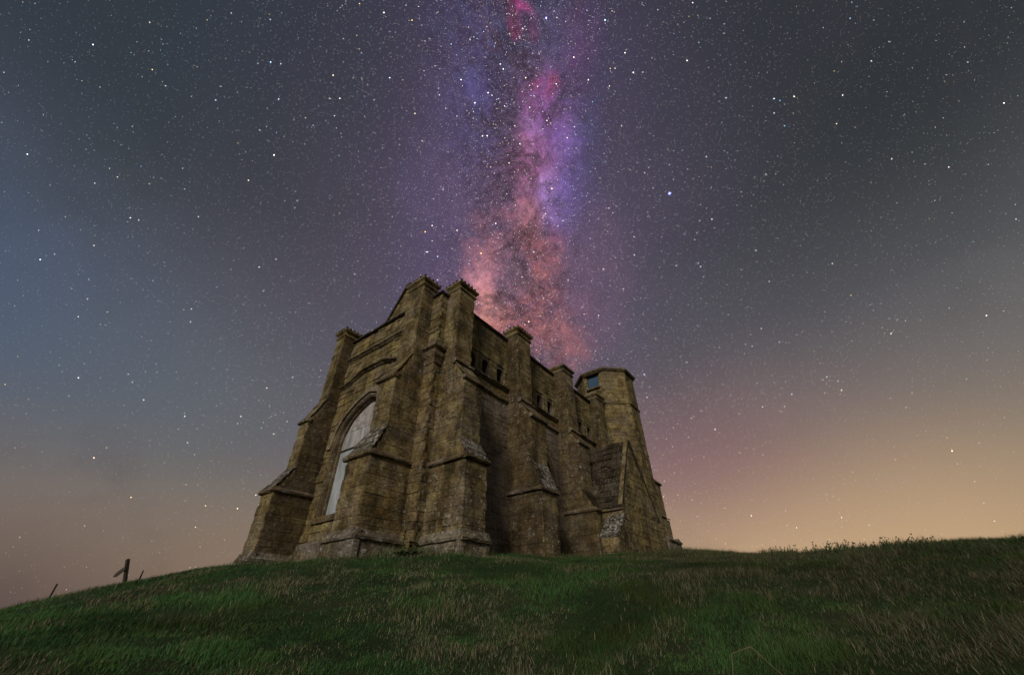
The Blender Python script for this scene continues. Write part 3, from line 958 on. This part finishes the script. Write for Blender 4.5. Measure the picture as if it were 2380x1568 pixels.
    if axis == 'N' and top_mould:
        mb = MB(); extrude(mb, STRING, P(lo - .03, s3, z_w2 + .02), P(hi2 + .03, s3, z_w2 + .02), OUT, wob=.014); mb.build('string_course', ST_MOULD, core)
    if plinth is not None:
        mb = MB()
        pf = [(-.06, -1.2), (plinth - .03, -1.2), (plinth - .045, pz - .10), (plinth + .02, pz - .075), (plinth + .035, pz - .015), (plinth - .02, pz + .05), (.012, pz + .16), (-.06, pz + .16)]
        extrude(mb, pf, P(lo - plinth, s1, 0), P(hi + plinth, s1, 0), OUT, seg=.2, wob=.010)
        extrude(mb, pf, P(lo, -.02, 0), P(lo, s1 + plinth - .03, 0), NS, seg=.2, wob=.010)
        extrude(mb, pf, P(hi, -.02, 0), P(hi, s1 + plinth - .03, 0), -NS, seg=.2, wob=.010)
        mb.build('plinth', ST_PLINTH, core)
    return core


def pinnacle(x0, x1, y0, y1, z, knobs=True, mat=ST_OLIVE, h=.34):
    """square pinnacle stump head: two mouldings with a hollow between and a row of broken crockets"""
    cx, cy = (x0 + x1) / 2, (y0 + y1) / 2; hx, hy = (x1 - x0) / 2, (y1 - y0) / 2
    mb = MB(); rings = []
    for o_, dz in ((-.05, -.06), (.0, -.06), (.045, -.02), (.055, .03), (.015, .07), (.005, .12), (.06, .18), (.10, .21), (.105, .28), (.05, h), (-.2, h + .05)):
        rings.append([(cx + sx * (hx + o_) + jit(.009), cy + sy * (hy + o_) + jit(.009), z + dz + jit(.009)) for sx, sy in ((-1, -1), (1, -1), (1, 1), (-1, 1))])
    vs = [p for r in rings for p in r]; fs = [(3, 2, 1, 0)]
    for i in range(len(rings) - 1):
        for j in range(4): fs.append((i * 4 + j, i * 4 + (j + 1) % 4, i * 4 + 4 + (j + 1) % 4, i * 4 + 4 + j))
    k = (len(rings) - 1) * 4; fs.append((k, k + 1, k + 2, k + 3)); mb.add(vs, fs)
    top = mb.build('pinnacle', mat, chapel)
    if not knobs: return top

    def knob(px, py, ox, oy):
        r = random.uniform(.043, .058); b_ = bmesh.new()
        bmesh.ops.create_icosphere(b_, subdivisions=1, radius=r)
        for v_ in b_.verts:
            v_.co *= random.uniform(.8, 1.15); v_.co.z *= 1.35
            v_.co += Vector((px + ox * .02, py + oy * .02, z + h - .02 + jit(.015)))
        mk = MB(); mk.add([v_.co.copy() for v_ in b_.verts], [tuple(w.index for w in f.verts) for f in b_.faces]); b_.free()
        mk.build('crocket_stump', ST_DARK, top)
    nx = max(3, round((x1 - x0 + .16) / .155)); ny = max(3, round((y1 - y0 + .16) / .155))
    for i in range(nx):
        px = x0 - .06 + (x1 - x0 + .12) * i / (nx - 1)
        if random.random() > .08: knob(px, y0 - .06, 0, -1)
        if random.random() > .3: knob(px, y1 + .06, 0, 1)
    for i in range(1, ny):
        py = y0 - .06 + (y1 - y0 + .12) * i / (ny - 1)
        if random.random() > .08: knob(x0 - .06, py, -1, 0)
        if random.random() > .3: knob(x1 + .06, py, 1, 0)
    return top


# front pair, far east one, and the row along the north side
bA = buttress('E', AY[0], AY[1], 1.31, 1.00, .54, 2.22, 2.98, 4.66, 5.62, 8.70, ST_BROWN, plinth=.13, pz=.24, hi2=1.28)
pinnacle(-.54, .10, AY[0], 1.28, 8.70)
bB = buttress('N', BX[0][0], BX[0][1], 1.36, 1.12, .60, 2.16, 2.68, 4.62, 5.34, 8.50, ST_BROWN, plinth=.10, pz=.22, hi2=1.10)
pinnacle(BX[0][0], 1.10, -.60, .02, 8.50)
bC = buttress('E', CY[0], CY[1], 1.30, .89, .48, 2.10, 2.85, 4.60, 5.55, 8.58, ST_OLIVE, plinth=.07, pz=.16, side_mat=ST_SIDE, hi2=5.95)
pinnacle(-.48, .10, CY[0], 5.95, 8.58)
bD = buttress('N', BX[1][0], BX[1][1], 1.36, 1.08, .56, 2.08, 2.95, 4.66, 5.38, 8.54, ST_BROWN, plinth=None, side_mat=ST_SIDE)
pinnacle(BX[1][0], BX[1][1], -.56, .06, 8.54)
bE = buttress('N', BX[2][0], BX[2][1], 1.38, .98, .62, 2.05, 2.75, 4.78, 5.35, 8.42, ST_BROWN, slab_mat=ST_DARK, side_mat=ST_SIDE)
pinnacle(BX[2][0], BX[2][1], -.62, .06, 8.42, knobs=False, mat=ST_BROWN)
bF = buttress('N', BX[3][0], BX[3][1], 1.30, .95, .45, 2.3, 2.9, 4.78, 5.50, 8.50, ST_OLIVE, slab_mat=ST_DARK, side_mat=ST_SIDE)
pinnacle(BX[3][0], BX[3][1], -.45, .06, 8.50, knobs=False)

# roof and the end gable behind the parapet -------------------------------------------
RZ = 8.2; HALF = 1.90; APEX = 11.18; GX = .75; RC = WID / 2
mb = MB(); pts = [(RC - HALF, RZ - .3), (RC + HALF, RZ - .3), (RC + HALF, RZ + .2), (RC, APEX - .12), (RC - HALF, RZ + .2)]
g = prism(pts, lambda p, q, d: (d, p, q), GX, GX + .35).build('gable', ST_OLIVE, chapel)


def g_spans(a, c):
    m_ = max(0, HALF * (1 - (c - RZ - .2) / (APEX - RZ - .32)))
    return [(RC - m_, RC + m_)] if m_ > .1 else []


clad((GX, 0, 0), UY, EX, WID, RZ + .2, APEX - .3, g, ST_OLIVE, g_spans)
for s_ in (-1, 1):
    p0 = Vector((GX - .08, RC + s_ * HALF, RZ + .08)); p1 = Vector((GX - .08, RC, APEX))
    q = [p0, p0 + UX * .5, p1 + UX * .5, p1]; up = Vector((0, s_ * .07, .09))
    MB().hexa(q + [p + up for p in q]).build('coping', ST_DARK, g)
    r0 = Vector((GX + .3, RC + s_ * (HALF + .2), RZ)); r1 = Vector((GX + .3, RC, APEX - .25)); ex = UX * (LEN - GX - 1.2)
    q = [r0, r0 + ex, r1 + ex, r1]; up = Vector((0, s_ * .05, .06))
    MB().hexa([p - up for p in q] + q).build('roof', ST_DARK, chapel)
MB().box((.85, .85, 7.4), (LEN - .6, WID - .85, 7.6)).build('parapet_walk', ST_DARK, chapel)

# stair turret -----------------------------------------------------------------------
TX, TY, TR = 14.0, .05, 1.72
tur = empty('turret', (0, 0, 0), chapel)


def octo(r, z, ph=22.5, n=8): return [Vector((TX + r * math.cos(R(ph + 360 / n * i)), TY + r * math.sin(R(ph + 360 / n * i)), z)) for i in range(n)]


mb = MB(); rings = [octo(TR - T, -.5), octo(TR - T, 10.72)]
mb.add(rings[0] + rings[1], [tuple(range(8))[::-1], tuple(range(8, 16))] + [(i, (i + 1) % 8, (i + 1) % 8 + 8, i + 8) for i in range(8)])
bpy.data.objects.remove(tur)
tur = mb.build('turret', ST_OLIVE, chapel)
# belfry opening in the east facet
cut(tur, [MB().box((TX - TR - .3, TY - .30, 9.78), (TX - TR + .45, TY + .42, 10.62))])
V8 = octo(TR - T, 0)
for i in range(8):
    a, c = V8[i], V8[(i + 1) % 8]; mid = (a + c) / 2; N = Vector((mid.x - TX, mid.y - TY, 0)).normalized()
    if N.x > .5 or N.y > .8: continue
    # run so that U x V = N
    U = Vector((-N.y, N.x, 0)); st = a if (c - a).dot(U) > 0 else c; w = (c - a).length
    def t_sp(p, q, N=N, st=st, U=U, w=w):
        if N.x < -.9 and q > 9.78 and p < 10.62:
            lo_ = (Vector((0, TY - .30, 0)) - st).dot(U); hi_ = (Vector((0, TY + .42, 0)) - st).dot(U)
            return minus([(0, w)], min(lo_, hi_), max(lo_, hi_))
        return [(0, w)]
    clad(st, U, N, w, .5 if N.y < -.5 else 5, 10.72, tur, ST_OLIVE, t_sp, smin=.28, smax=.6)
mb = MB().box((TX - TR + .22, TY - .29, 9.80), (TX - TR + .26, TY + .41, 10.60)); mb.build('shutter', M_SHUT, tur)
mb = MB().box((TX - TR - .02, TY - .36, 9.68), (TX - TR + .35, TY + .48, 9.775)); mb.build('sill', ST_MOULD, tur)
mb = MB().box((TX - TR - .01, TY - .42, 10.625), (TX - TR + .35, TY + .54, 10.74)); mb.build('lintel', ST_DARK, tur)


def ring_mould(prof, name, mat, n=8):
    mb = MB(); vs = []; k = len(prof)
    for r_, z in prof:
        vs += [p + Vector((jit(.01), jit(.01), jit(.008))) for p in octo(r_, z)]
    fs = []
    for i in range(k - 1):
        for j in range(8): fs.append((i * 8 + j, i * 8 + (j + 1) % 8, i * 8 + 8 + (j + 1) % 8, i * 8 + 8 + j))
    fs += [tuple(range(8)), tuple(range((k - 1) * 8, k * 8))]
    mb.add(vs, fs); return mb.build(name, mat, tur)


ring_mould([(TR - .1, 10.66), (TR + .08, 10.72), (TR + .17, 10.80), (TR + .19, 10.87), (TR + .10, 10.95), (TR - .4, 11.10), (.05, 11.3)], 'roof', ST_MOULD)
ring_mould([(TR - .1, 8.52), (TR + .04, 8.56), (TR + .075, 8.63), (TR + .03, 8.70), (TR - .1, 8.72)], 'string_course', ST_BROWN)

# buttress at the turret's foot
gx0, gx1 = 14.95, 16.3
bG = buttress('N', gx0, gx1, 1.38, 1.28, .75, 2.9, 3.0, 4.82, 5.5, 6.0, ST_OLIVE, plinth=.28, pz=1.85, slab_mat=ST_DARK, drip1=False, rows=2, top_mould=False)
mb = MB(); extrude(mb, STRING, (gx0 - .3, -.8, 5.62), (gx1 + .12, -.8, 5.62), NY); mb.build('drip_mould', ST_MOULD, bG)

# porch ---------------------------------------------------------------------------------
PX0, PX1, PY = 7.98, 11.55, -2.28
PR, PEZ, PAZ = (PX0 + PX1) / 2, 2.15, 5.15
pts = [(PX0, -.8), (PX1, -.8), (PX1, PEZ), (PR, PAZ), (PX0, PEZ)]
porch = prism(pts, lambda p, q, d: (p, d, q), PY + T, T + .1).build('porch', ST_BROWN, chapel)


def p_spans(a, c):
    if c <= PEZ: return [(0, PX1 - PX0)]
    m_ = max(0, (PX1 - PX0) / 2 * (1 - (c - PEZ) / (PAZ - PEZ)))
    h_ = (PX1 - PX0) / 2
    return [(h_ - m_, h_ + m_)] if m_ > .08 else []


clad((PX0, PY + T, 0), UX, NY, PX1 - PX0, -.3, PEZ, porch, ST_OLIVE, p_spans, e0=0)
clad((PX0, PY + T, 0), UX, NY, PX1 - PX0, PEZ, PAZ, porch, ST_OLIVE, p_spans)
clad((PX0 + T, PY + T, 0), UY, EX, -PY, -.3, PEZ, porch, ST_BROWN, None, e0=1)
# the big stone slates of the roof, row by row
sl = Vector((PR - PX0, 0, PAZ - PEZ)); Ls = sl.length; sl.normalize(); sn = Vector((-sl.z, 0, sl.x))
row = 0; d0 = -.14
while d0 < Ls - .05:
    h_ = min(random.uniform(.25, .42), Ls - d0); yy = PY - .05
    while yy < -.02:
        wd = random.uniform(.24, .52); y1 = min(yy + wd, .02)
        if .02 - y1 < .15: y1 = .02
        th = random.uniform(.045, .075)
        dj = jit(.028)
        p = Vector((PX0, 0, PEZ)) + sl * (d0 + dj); p2 = Vector((PX0, 0, PEZ)) + sl * (d0 + h_ + random.uniform(.0, .03))
        lift = sn * (.035 + jit(.008)); gp = random.uniform(.010, .024)
        q = [p + lift * .4 + UY * (yy + gp), p + lift * .4 + UY * (y1 - gp), p2 + UY * (y1 - gp), p2 + UY * (yy + gp)]
        w_ = [v_ + sn * th + Vector((jit(.022), jit(.022), jit(.022))) for v_ in q]
        w_[0] += sn * .010; w_[1] += sn * .010
        MB().hexa(q + w_, random.choice((.15, .3, .45, .6, .95))).build('roof_slab', ST_DARK, porch)
        yy = y1
    d0 += h_
q = [Vector((PX0, PY, PEZ)) - sl * .12, Vector((PX0, 0, PEZ)) - sl * .12, Vector((PR, 0, PAZ)), Vector((PR, PY, PAZ))]
MB().hexa([p + sn * .005 for p in q] + [p + sn * .036 for p in q]).build('mortar_bed', M_MORTAR, porch)
slw = Vector((PR - PX1, 0, PAZ - PEZ))
q = [Vector((PX1 + .1, PY - .06, PEZ - .16)), Vector((PX1 + .1, 0, PEZ - .16)), Vector((PR, 0, PAZ)), Vector((PR, PY - .06, PAZ))]
MB().hexa(q + [p + Vector((.08, 0, .06)) for p in q]).build('roof_slope', ST_DARK, porch)
# verge coping on the gable
for s_, xe in ((-1, PX0), (1, PX1)):
    p0 = Vector((xe + s_ * .03, PY - .025, PEZ - .06)); p1 = Vector((PR, PY - .025, PAZ + .02)); nn = Vector((s_ * sl.z, 0, sl.x)) * .10
    q = [p0, p0 + UY * .16, p1 + UY * .16, p1]
    MB().hexa(q + [p + nn for p in q]).build('coping', ST_OLIVE, porch)
mb = MB(); extrude(mb, ROLL, (PX0, PY - .02, PEZ - .12), (PX0, -.02, PEZ - .12), EX); mb.build('eaves_course', ST_MOULD, porch)
# little raking buttress at the porch corner
bx0, bx1, by0, by1 = 7.1, PX0 + .02, PY - .02, PY + .62
pts = [(bx0, -.6), (bx1, -.6), (bx1, 1.72), (bx0, .95)]
pb = prism(pts, lambda p, q, d: (p, d, q), by0, by1).build('porch_buttress', ST_BROWN, chapel)
clad((bx0, by0, 0), UY, EX, by1 - by0, -.3, .95, pb, ST_BROWN)
for k in range(5):
    f0, f1 = k / 5, (k + 1) / 5
    z0 = .95 + .77 * f0; z1 = .95 + .77 * f1; x0 = bx0 + (bx1 - bx0) * f0; x1 = bx0 + (bx1 - bx0) * f1
    th = .06
    q = [Vector((x0 - .05, by0 - .03, z0)), Vector((x0 - .05, by1 + .03, z0)), Vector((x1, by1 + .03, z1 + .02)), Vector((x1, by0 - .03, z1 + .02))]
    MB().hexa(q + [p + Vector((-.045 + jit(.01), jit(.008), th + jit(.01))) for p in q], random.random()).build('weathering_slab', ST_LICHEN, pb)

# the stones themselves: the 300 that show largest are parts, the rest one mass ------------
def shown(s_):
    d = s_[5] - CAM; return s_[4] * max(0.0, -d.normalized().dot(s_[6])) / d.length_squared


STONES.sort(key=shown, reverse=True)
for vs, tint, host, mat, *_ in STONES[:300]:
    o = MB().add(vs, SF, tint).build('stone', mat, host)
by = {}
for vs, tint, host, mat, *_ in STONES[300:]:
    by.setdefault(mat.name, (mat, MB()))[1].add(vs, SF, tint)
mass = None
me = bpy.data.meshes.new('masonry'); AV = []; AF = []; AT = []; AM = []
for k, (mat, mb) in enumerate(by.values()):
    o_ = len(AV); AV += mb.v; AF += [tuple(i + o_ for i in f) for f in mb.f]; AT += mb.t; AM += [k] * len(mb.f)
    me.materials.append(mat)
me.from_pydata(AV, [], AF); me.update()
a_ = me.attributes.new('tint', 'FLOAT', 'POINT'); a_.data.foreach_set('value', AT)
me.polygons.foreach_set('material_index', AM)
bm = bmesh.new(); bm.from_mesh(me); bmesh.ops.recalc_face_normals(bm, faces=bm.faces); bm.to_mesh(me); bm.free()
o = bpy.data.objects.new('masonry', me); C.objects.link(o); o.parent = chapel; tag(o, kind='stuff')
print('stones', len(STONES))

# ------------------------------------------------------------------ signpost and stakes


def gz(x, y): return float(ground(np.array([x]), np.array([y]))[0])


def bar(mb, p0, p1, w, d, side):
    """square bar from p0 to p1, w wide along side and d deep"""
    p0 = Vector(p0); p1 = Vector(p1); ax = (p1 - p0).normalized(); side = Vector(side); side = (side - ax * side.dot(ax)).normalized(); dp = ax.cross(side)
    c = lambda p: [p + side * (sx * w / 2) + dp * (sy * d / 2) for sx, sy in ((-1, -1), (1, -1), (1, 1), (-1, 1))]
    return mb.hexa(c(p0) + c(p1))


def place(az, dist): return CAM.x + dist * math.cos(R(az)), CAM.y + dist * math.sin(R(az))


px_, py_ = place(76.9, 20.0)
pz_ = gz(px_, py_)
LEFT = -E_R
sp_ = tag(empty('signpost', (px_, py_, pz_)), 'leaning wooden footpath signpost with two finger boards on the grassy skyline', 'signpost')
tipv = (LEFT * .40 + Vector((0, 0, 1))).normalized()
H = .85
mb = MB(); bar(mb, tipv * -.3, tipv * H, .085, .085, (1, .3, 0))
tp = tipv * H
mb.build('post', M_WOOD, sp_)
mb = MB(); d_ = (LEFT * .80 + E_F * .28 + Vector((0, 0, -.52))).normalized()
q0 = tipv * (H * .65); s_ = Vector((0, 0, 1))
q1 = q0 + d_ * .34
bar(mb, q0 - d_ * .02 - E_F * .07, q1 - E_F * .07, .135, .03, s_)
tip = q1 + d_ * .09 - E_F * .07; up_ = (s_ - d_ * s_.dot(d_)).normalized(); dd = d_.cross(up_)
e = [q1 - E_F * .07 + up_ * (a * .0675) + dd * (b_ * .015) for a in (-1, 1) for b_ in (-1, 1)]
f = [tip + up_ * (a * .02) + dd * (b_ * .015) for a in (-1, 1) for b_ in (-1, 1)]
mb.hexa([e[0], e[1], e[3], e[2], f[0], f[1], f[3], f[2]])
mb.build('finger_board', M_WOODF, sp_)
mb = MB(); q0 = tipv * (H - .115) - E_F * .02; d2 = (LEFT * .80 + E_F * .75 + Vector((0, 0, .05))).normalized()
bar(mb, q0 - d2 * .02, q0 + d2 * .22, .13, .03, s_)
e = q0 + d2 * .5
mb.build('finger_board', M_WOOD, sp_)

for az_, dist, h_, lab in ((76.02, 20.5, .46, 'short dark pointed stake just right of the signpost'), (81.52, 18.8, .40, 'lone dark stake low on the slope left of the signpost')):
    x_, y_ = place(az_, dist); z_ = gz(x_, y_)
    o = MB(); n_ = 7; w_ = .024
    ring = lambda z, r: [(r * math.cos(2 * math.pi * i / n_), r * math.sin(2 * math.pi * i / n_), z) for i in range(n_)]
    vs = ring(-.2, w_) + ring(h_ * .6, w_ * .95) + ring(h_ * .93, w_ * .9) + [(0, 0, h_)]
    fs = [(i + k * n_, (i + 1) % n_ + k * n_, (i + 1) % n_ + (k + 1) * n_, i + (k + 1) * n_) for k in range(2) for i in range(n_)] + [(2 * n_ + i, 2 * n_ + (i + 1) % n_, 3 * n_) for i in range(n_)]
    o.add(vs, fs); o = o.build('wooden_stake', M_STAKE); o.location = (x_, y_, z_)
    tag(o, lab, 'stake', 'stakes on the left skyline')

# ------------------------------------------------------------------ plants


def leaf(mb, p, d, L, w, droop=.3):
    d = Vector(d).normalized(); sd = d.cross(Vector((0, 0, 1)))
    sd = sd.normalized() if sd.length > .01 else Vector((1, 0, 0))
    p = Vector(p); a = p + d * L * .35; b_ = p + d * L * .75 + Vector((0, 0, -droop * L * .2)); c = p + d * L + Vector((0, 0, -droop * L * .5))
    mb.add([p, a + sd * w / 2, a - sd * w / 2, b_ + sd * w * .4, b_ - sd * w * .4, c, a + Vector((0, 0, .01))], [(0, 1, 6), (0, 6, 2), (1, 3, 6), (2, 6, 4), (6, 3, 4), (3, 5, 4)])


wx, wy = -.62, -.62
wz = gz(wx, wy)
weed = tag(empty('weed', (wx, wy, wz)), 'dark green leafy weed growing at the chapel foot between the two front buttresses', 'plant')
for sx, h_ in ((-.10, .50), (.06, .28), (.20, .60)):
    mb = MB(); b0 = E_R * sx; bar(mb, b0, b0 + E_R * jit(.03) + Vector((0, 0, h_)), .012, .012, (1, 0, 0)); mb.build('stem', M_LEAF, weed)
    mb = MB()
    for k in range(34):
        a = random.random() * 6.28; z = random.random() * h_
        leaf(mb, b0 + Vector((0, 0, z)), (math.cos(a), math.sin(a), random.uniform(.1, 1.0)), random.uniform(.06, .12) * (1.3 - z / h_ * .6), .04)
    tag(mb.build('foliage', M_LEAF, weed), kind='stuff')
mb = MB()
for k in range(60):
    a = random.random() * 6.28; p = E_R * random.uniform(-.22, .26) + E_F * random.uniform(-.08, .08)
    leaf(mb, p, (math.cos(a), math.sin(a), random.uniform(.4, 1.4)), random.uniform(.10, .17), .05)
tag(mb.build('foliage', M_LEAF, weed), kind='stuff')

mt, b = new_mat('crest_weed'); b.inputs['Base Color'].default_value = (0.03, 0.05, 0.02, 1); M_CREST = mt
crest = [(9.0, 13.0, .15, 'tall grass clump with seed heads, nearest to the chapel on the right skyline'),
         (6.3, 12.4, .21, 'bushy dark weed clump where the right skyline dips'),
         (1.2, 11.5, .21, 'spreading weed clump where the right skyline starts to rise'),
         (-1.5, 11.0, .15, 'thin grass clump in the middle of the rising right skyline'),
         (-5.2, 10.5, .21, 'broad tufted weed on the upper right skyline'),
         (-9.6, 10.0, .18, 'tall thin seed stalks nearest the right end of the skyline'),
         (11.5, 14.0, .13, 'low dark sprigs beside the foot of the chapel on the right skyline'),
         (4.0, 12.2, .13, 'sparse low sprigs in the dip of the right skyline'),
         (-3.4, 10.8, .22, 'dark ragged clump between the thin grass and the broad tufted weed'),
         (-7.4, 10.2, .16, 'short ragged clump between the broad tufted weed and the tall stalks')]
for az_, dist, h_, lab in crest:
    x_, y_ = place(az_, dist); z_ = gz(x_, y_)
    t_ = tag(empty('grass_tuft', (x_, y_, z_ - .02)), lab, 'weed', 'weeds on the right skyline')
    mb = MB(); mh = MB()
    for k in range(int(90 * h_ / .2)):
        a = random.random() * 6.28; r_ = random.random() ** .5 * .45
        b0 = Vector((r_ * math.cos(a), r_ * math.sin(a), 0)); hh = h_ * random.uniform(.5, 1.1)
        tipp = b0 + E_R * random.uniform(-.02, .14) + Vector((jit(.05), jit(.05), hh))
        sd = E_R * .006
        md = b0.lerp(tipp, .55) + Vector((0, 0, .02))
        mb.add([b0 - sd, b0 + sd, md + sd * .8, md - sd * .8, tipp], [(0, 1, 2, 3), (3, 2, 4)])
        if random.random() < .4:
            leaf(mh, tipp - Vector((0, 0, .02)), (E_R * .5 + Vector((jit(.3), jit(.3), .8))), random.uniform(.03, .06), .022)
            leaf(mh, tipp - Vector((0, 0, .02)), (E_R * .2 + Vector((jit(.5), jit(.5), .8))), random.uniform(.03, .05), .02)
    tag(mb.build('stem', M_CREST, t_), kind='stuff'); tag(mh.build('seed_head', M_CREST, t_), kind='stuff')

# bent dry stalk lying in the near grass on the right
def at_px(x, y, dist):
    d = FWD + RIGHT * ((x - 1920) / 1478.5) + UP * (-(y - 1265) / 1478.5); h = math.hypot(d.x, d.y)
    return CAM.x + dist * d.x / h, CAM.y + dist * d.y / h


a_ = at_px(2735, 2500, 4.4); b_ = at_px(2738, 2425, 4.5); c_ = at_px(2812, 2412, 4.6); d_ = at_px(2915, 2470, 4.6)
pts = [Vector((*a_, gz(*a_) + .02)), Vector((*b_, gz(*b_) + .18)), Vector((*c_, gz(*c_) + .21)), Vector((*d_, gz(*d_) + .03))]
st_ = MB()
for p, q in zip(pts[:-1], pts[1:]): bar(st_, p - pts[0], q - pts[0], .0035, .0035, (0, 0, 1) if abs((q - p).normalized().z) < .8 else (1, 0, 0))
st_ = st_.build('dry_stalk', M_STRAW); st_.location = pts[0]
tag(st_, 'long pale dry stalk bent over in the near grass, lower right', 'stalk')

# ------------------------------------------------------------------ stars


def build_stars():
    n = 300000
    z = rng.random(n); z = np.sin(np.arcsin(z) * 1.0); a = rng.random(n) * 2 * np.pi
    h = np.sqrt(1 - z * z)
    D = np.stack([h * np.cos(a), h * np.sin(a), z], 1)
    er = np.array(E_R); ef = np.array(E_F)
    u = np.arcsin(np.clip(D @ er, -1, 1)); el = np.arcsin(z)
    dens = 0.40 + 0.35 * np.exp(-(u / .32) ** 2) + 0.45 * np.exp(-((u - .02) / .11) ** 2) * (el > .25)
    dens *= np.clip(0.25 + el / 0.5, 0.25, 1)
    keep = rng.random(n) < dens
    D, u, el = D[keep], u[keep], el[keep]; n = len(D)
    mag = rng.random(n) ** 170
    rad = (0.30 + 0.10 * rng.random(n) + 0.55 * mag) * 1e-3 * (0.56 + 0.44 * np.exp(-(u / .55) ** 2))
    em = np.clip(0.33 * rng.random(n) ** -0.60, .33, 5.5) + 4 * mag
    rad = rad * (1 + .15 * np.clip(em - 1.2, 0, 1.6))
    col = np.ones((n, 3)); w = rng.normal(0, 1, n)
    col[:, 0] += 0.22 * w; col[:, 2] -= 0.28 * w
    warm = np.exp(-(el / .35) ** 2)[:, None]
    col = col * (1 - warm * np.array([0.0, .14, .34]))
    extra = [((1557, 449), 11.0, (0.08, 0.12, 0.95), 1.5), ((1557, 449), 4.5, (0.55, 0.68, 1.6), 5), ((1270, 41), 8.0, (0.12, 0.15, 0.9), 1.0), ((1270, 41), 2.8, (0.6, 0.65, 1.5), 9), ((1847, 223), 2.2, (1.3, 1, .75), 8), ((1104, 238), 2.4, (1.2, .95, 1.1), 8),  # wide blue entries are lens-bloom halos, added as larger stars behind the cores
             ((215, 102), 2.0, (.8, .9, 1.3), 8), ((577, 418), 2.0, (1.2, 1, .8), 8), ((1103, 238), 2.0, (1, 1, 1), 8), ((302, 505), 1.8, (1, 1, 1), 8), ((62, 357), 1.8, (.7, .8, 1.4), 8),
             ((1960, 220), 1.8, (1, 1, .9), 8), ((2215, 1047), 1.9, (1.3, .95, .6), 8), ((1250, 200), 2.0, (1.1, .9, 1), 8), ((1663, 997), 1.9, (1.2, .9, .8), 8), ((92, 602), 1.7, (.8, .9, 1.2), 8),
             ((217, 1063), 1.8, (1.3, .9, .6), 8), ((444, 717), 1.7, (1.2, .9, 1), 8), ((620, 901), 1.8, (1.3, .9, .6), 8), ((1440, 752), 1.7, (1, 1, 1), 8), ((2336, 238), 1.6, (1, 1, 1), 8), ((181, 877), 1.7, (1, .9, .9), 8)]
    eD = []; eR = []; eC = []
    for (x, y), r_, c_, e_ in extra:
        d = (FWD + RIGHT * ((x - 1190) / 916.3) + UP * (-(y - 784) / 916.3)).normalized()
        eD.append(tuple(d)); eR.append(r_ * 0.42e-3); eC.append(tuple(k * e_ * .5 for k in c_))
    D = np.concatenate([D, np.array(eD)]); rad = np.concatenate([rad, eR]); col = np.concatenate([col * em[:, None], np.array(eC)]); n = len(D)
    DIST = 9000.0
    t1 = np.cross(D, [0.0, 0.0, 1.0]); t1 /= np.linalg.norm(t1, axis=1, keepdims=True) + 1e-9; t2 = np.cross(D, t1)
    r_ = (rad * DIST)[:, None]; P = D * DIST
    P[-len(eD)] *= 1.01; P[-len(eD) + 2] *= 1.01
    Vv = np.stack([P + t1 * r_, P + t2 * r_, P - t1 * r_, P - t2 * r_, P - D * r_], 1)
    idx = np.array([[0, 1, 4], [1, 2, 4], [2, 3, 4], [3, 0, 4]])
    F = (idx[None] + (np.arange(n) * 5)[:, None, None]).reshape(-1, 3)
    me = bpy.data.meshes.new('stars')
    me.vertices.add(n * 5); me.vertices.foreach_set('co', Vv.astype(np.float32).ravel())
    me.loops.add(F.size); me.loops.foreach_set('vertex_index', F.astype(np.int32).ravel())
    me.polygons.add(len(F)); me.polygons.foreach_set('loop_start', np.arange(0, F.size, 3, dtype=np.int32)); me.polygons.foreach_set('loop_total', np.full(len(F), 3, dtype=np.int32))
    me.update(calc_edges=True)
    ca = me.attributes.new('shine', 'FLOAT_COLOR', 'POINT')
    cc = np.repeat(np.concatenate([col, np.ones((n, 1))], 1)[:, None, :], 5, 1); ca.data.foreach_set('color', np.clip(cc, 0, 30).astype(np.float32).ravel())
    mt = bpy.data.materials.new('starlight'); mt.use_nodes = True; X.nt = mt.node_tree; X.nt.nodes.clear()
    at = node('ShaderNodeAttribute', attribute_name='shine'); e_ = node('ShaderNodeBsdfPrincipled'); link(at.outputs['Color'], e_.inputs['Emission Color'])
    e_.inputs['Emission Strength'].default_value = 1.0; e_.inputs['Base Color'].default_value = (.9, .9, .9, 1); e_.inputs['Roughness'].default_value = 1.0; e_.inputs['Specular IOR Level'].default_value = 0.0
    o_ = node('ShaderNodeOutputMaterial'); link(e_.outputs[0], o_.inputs[0])
    mt.cycles.emission_sampling = 'NONE'
    me.materials.append(mt)
    o = bpy.data.objects.new('stars', me); C.objects.link(o)
    tag(o, 'thousands of stars scattered over the night sky', None, None, 'stuff')


build_stars()
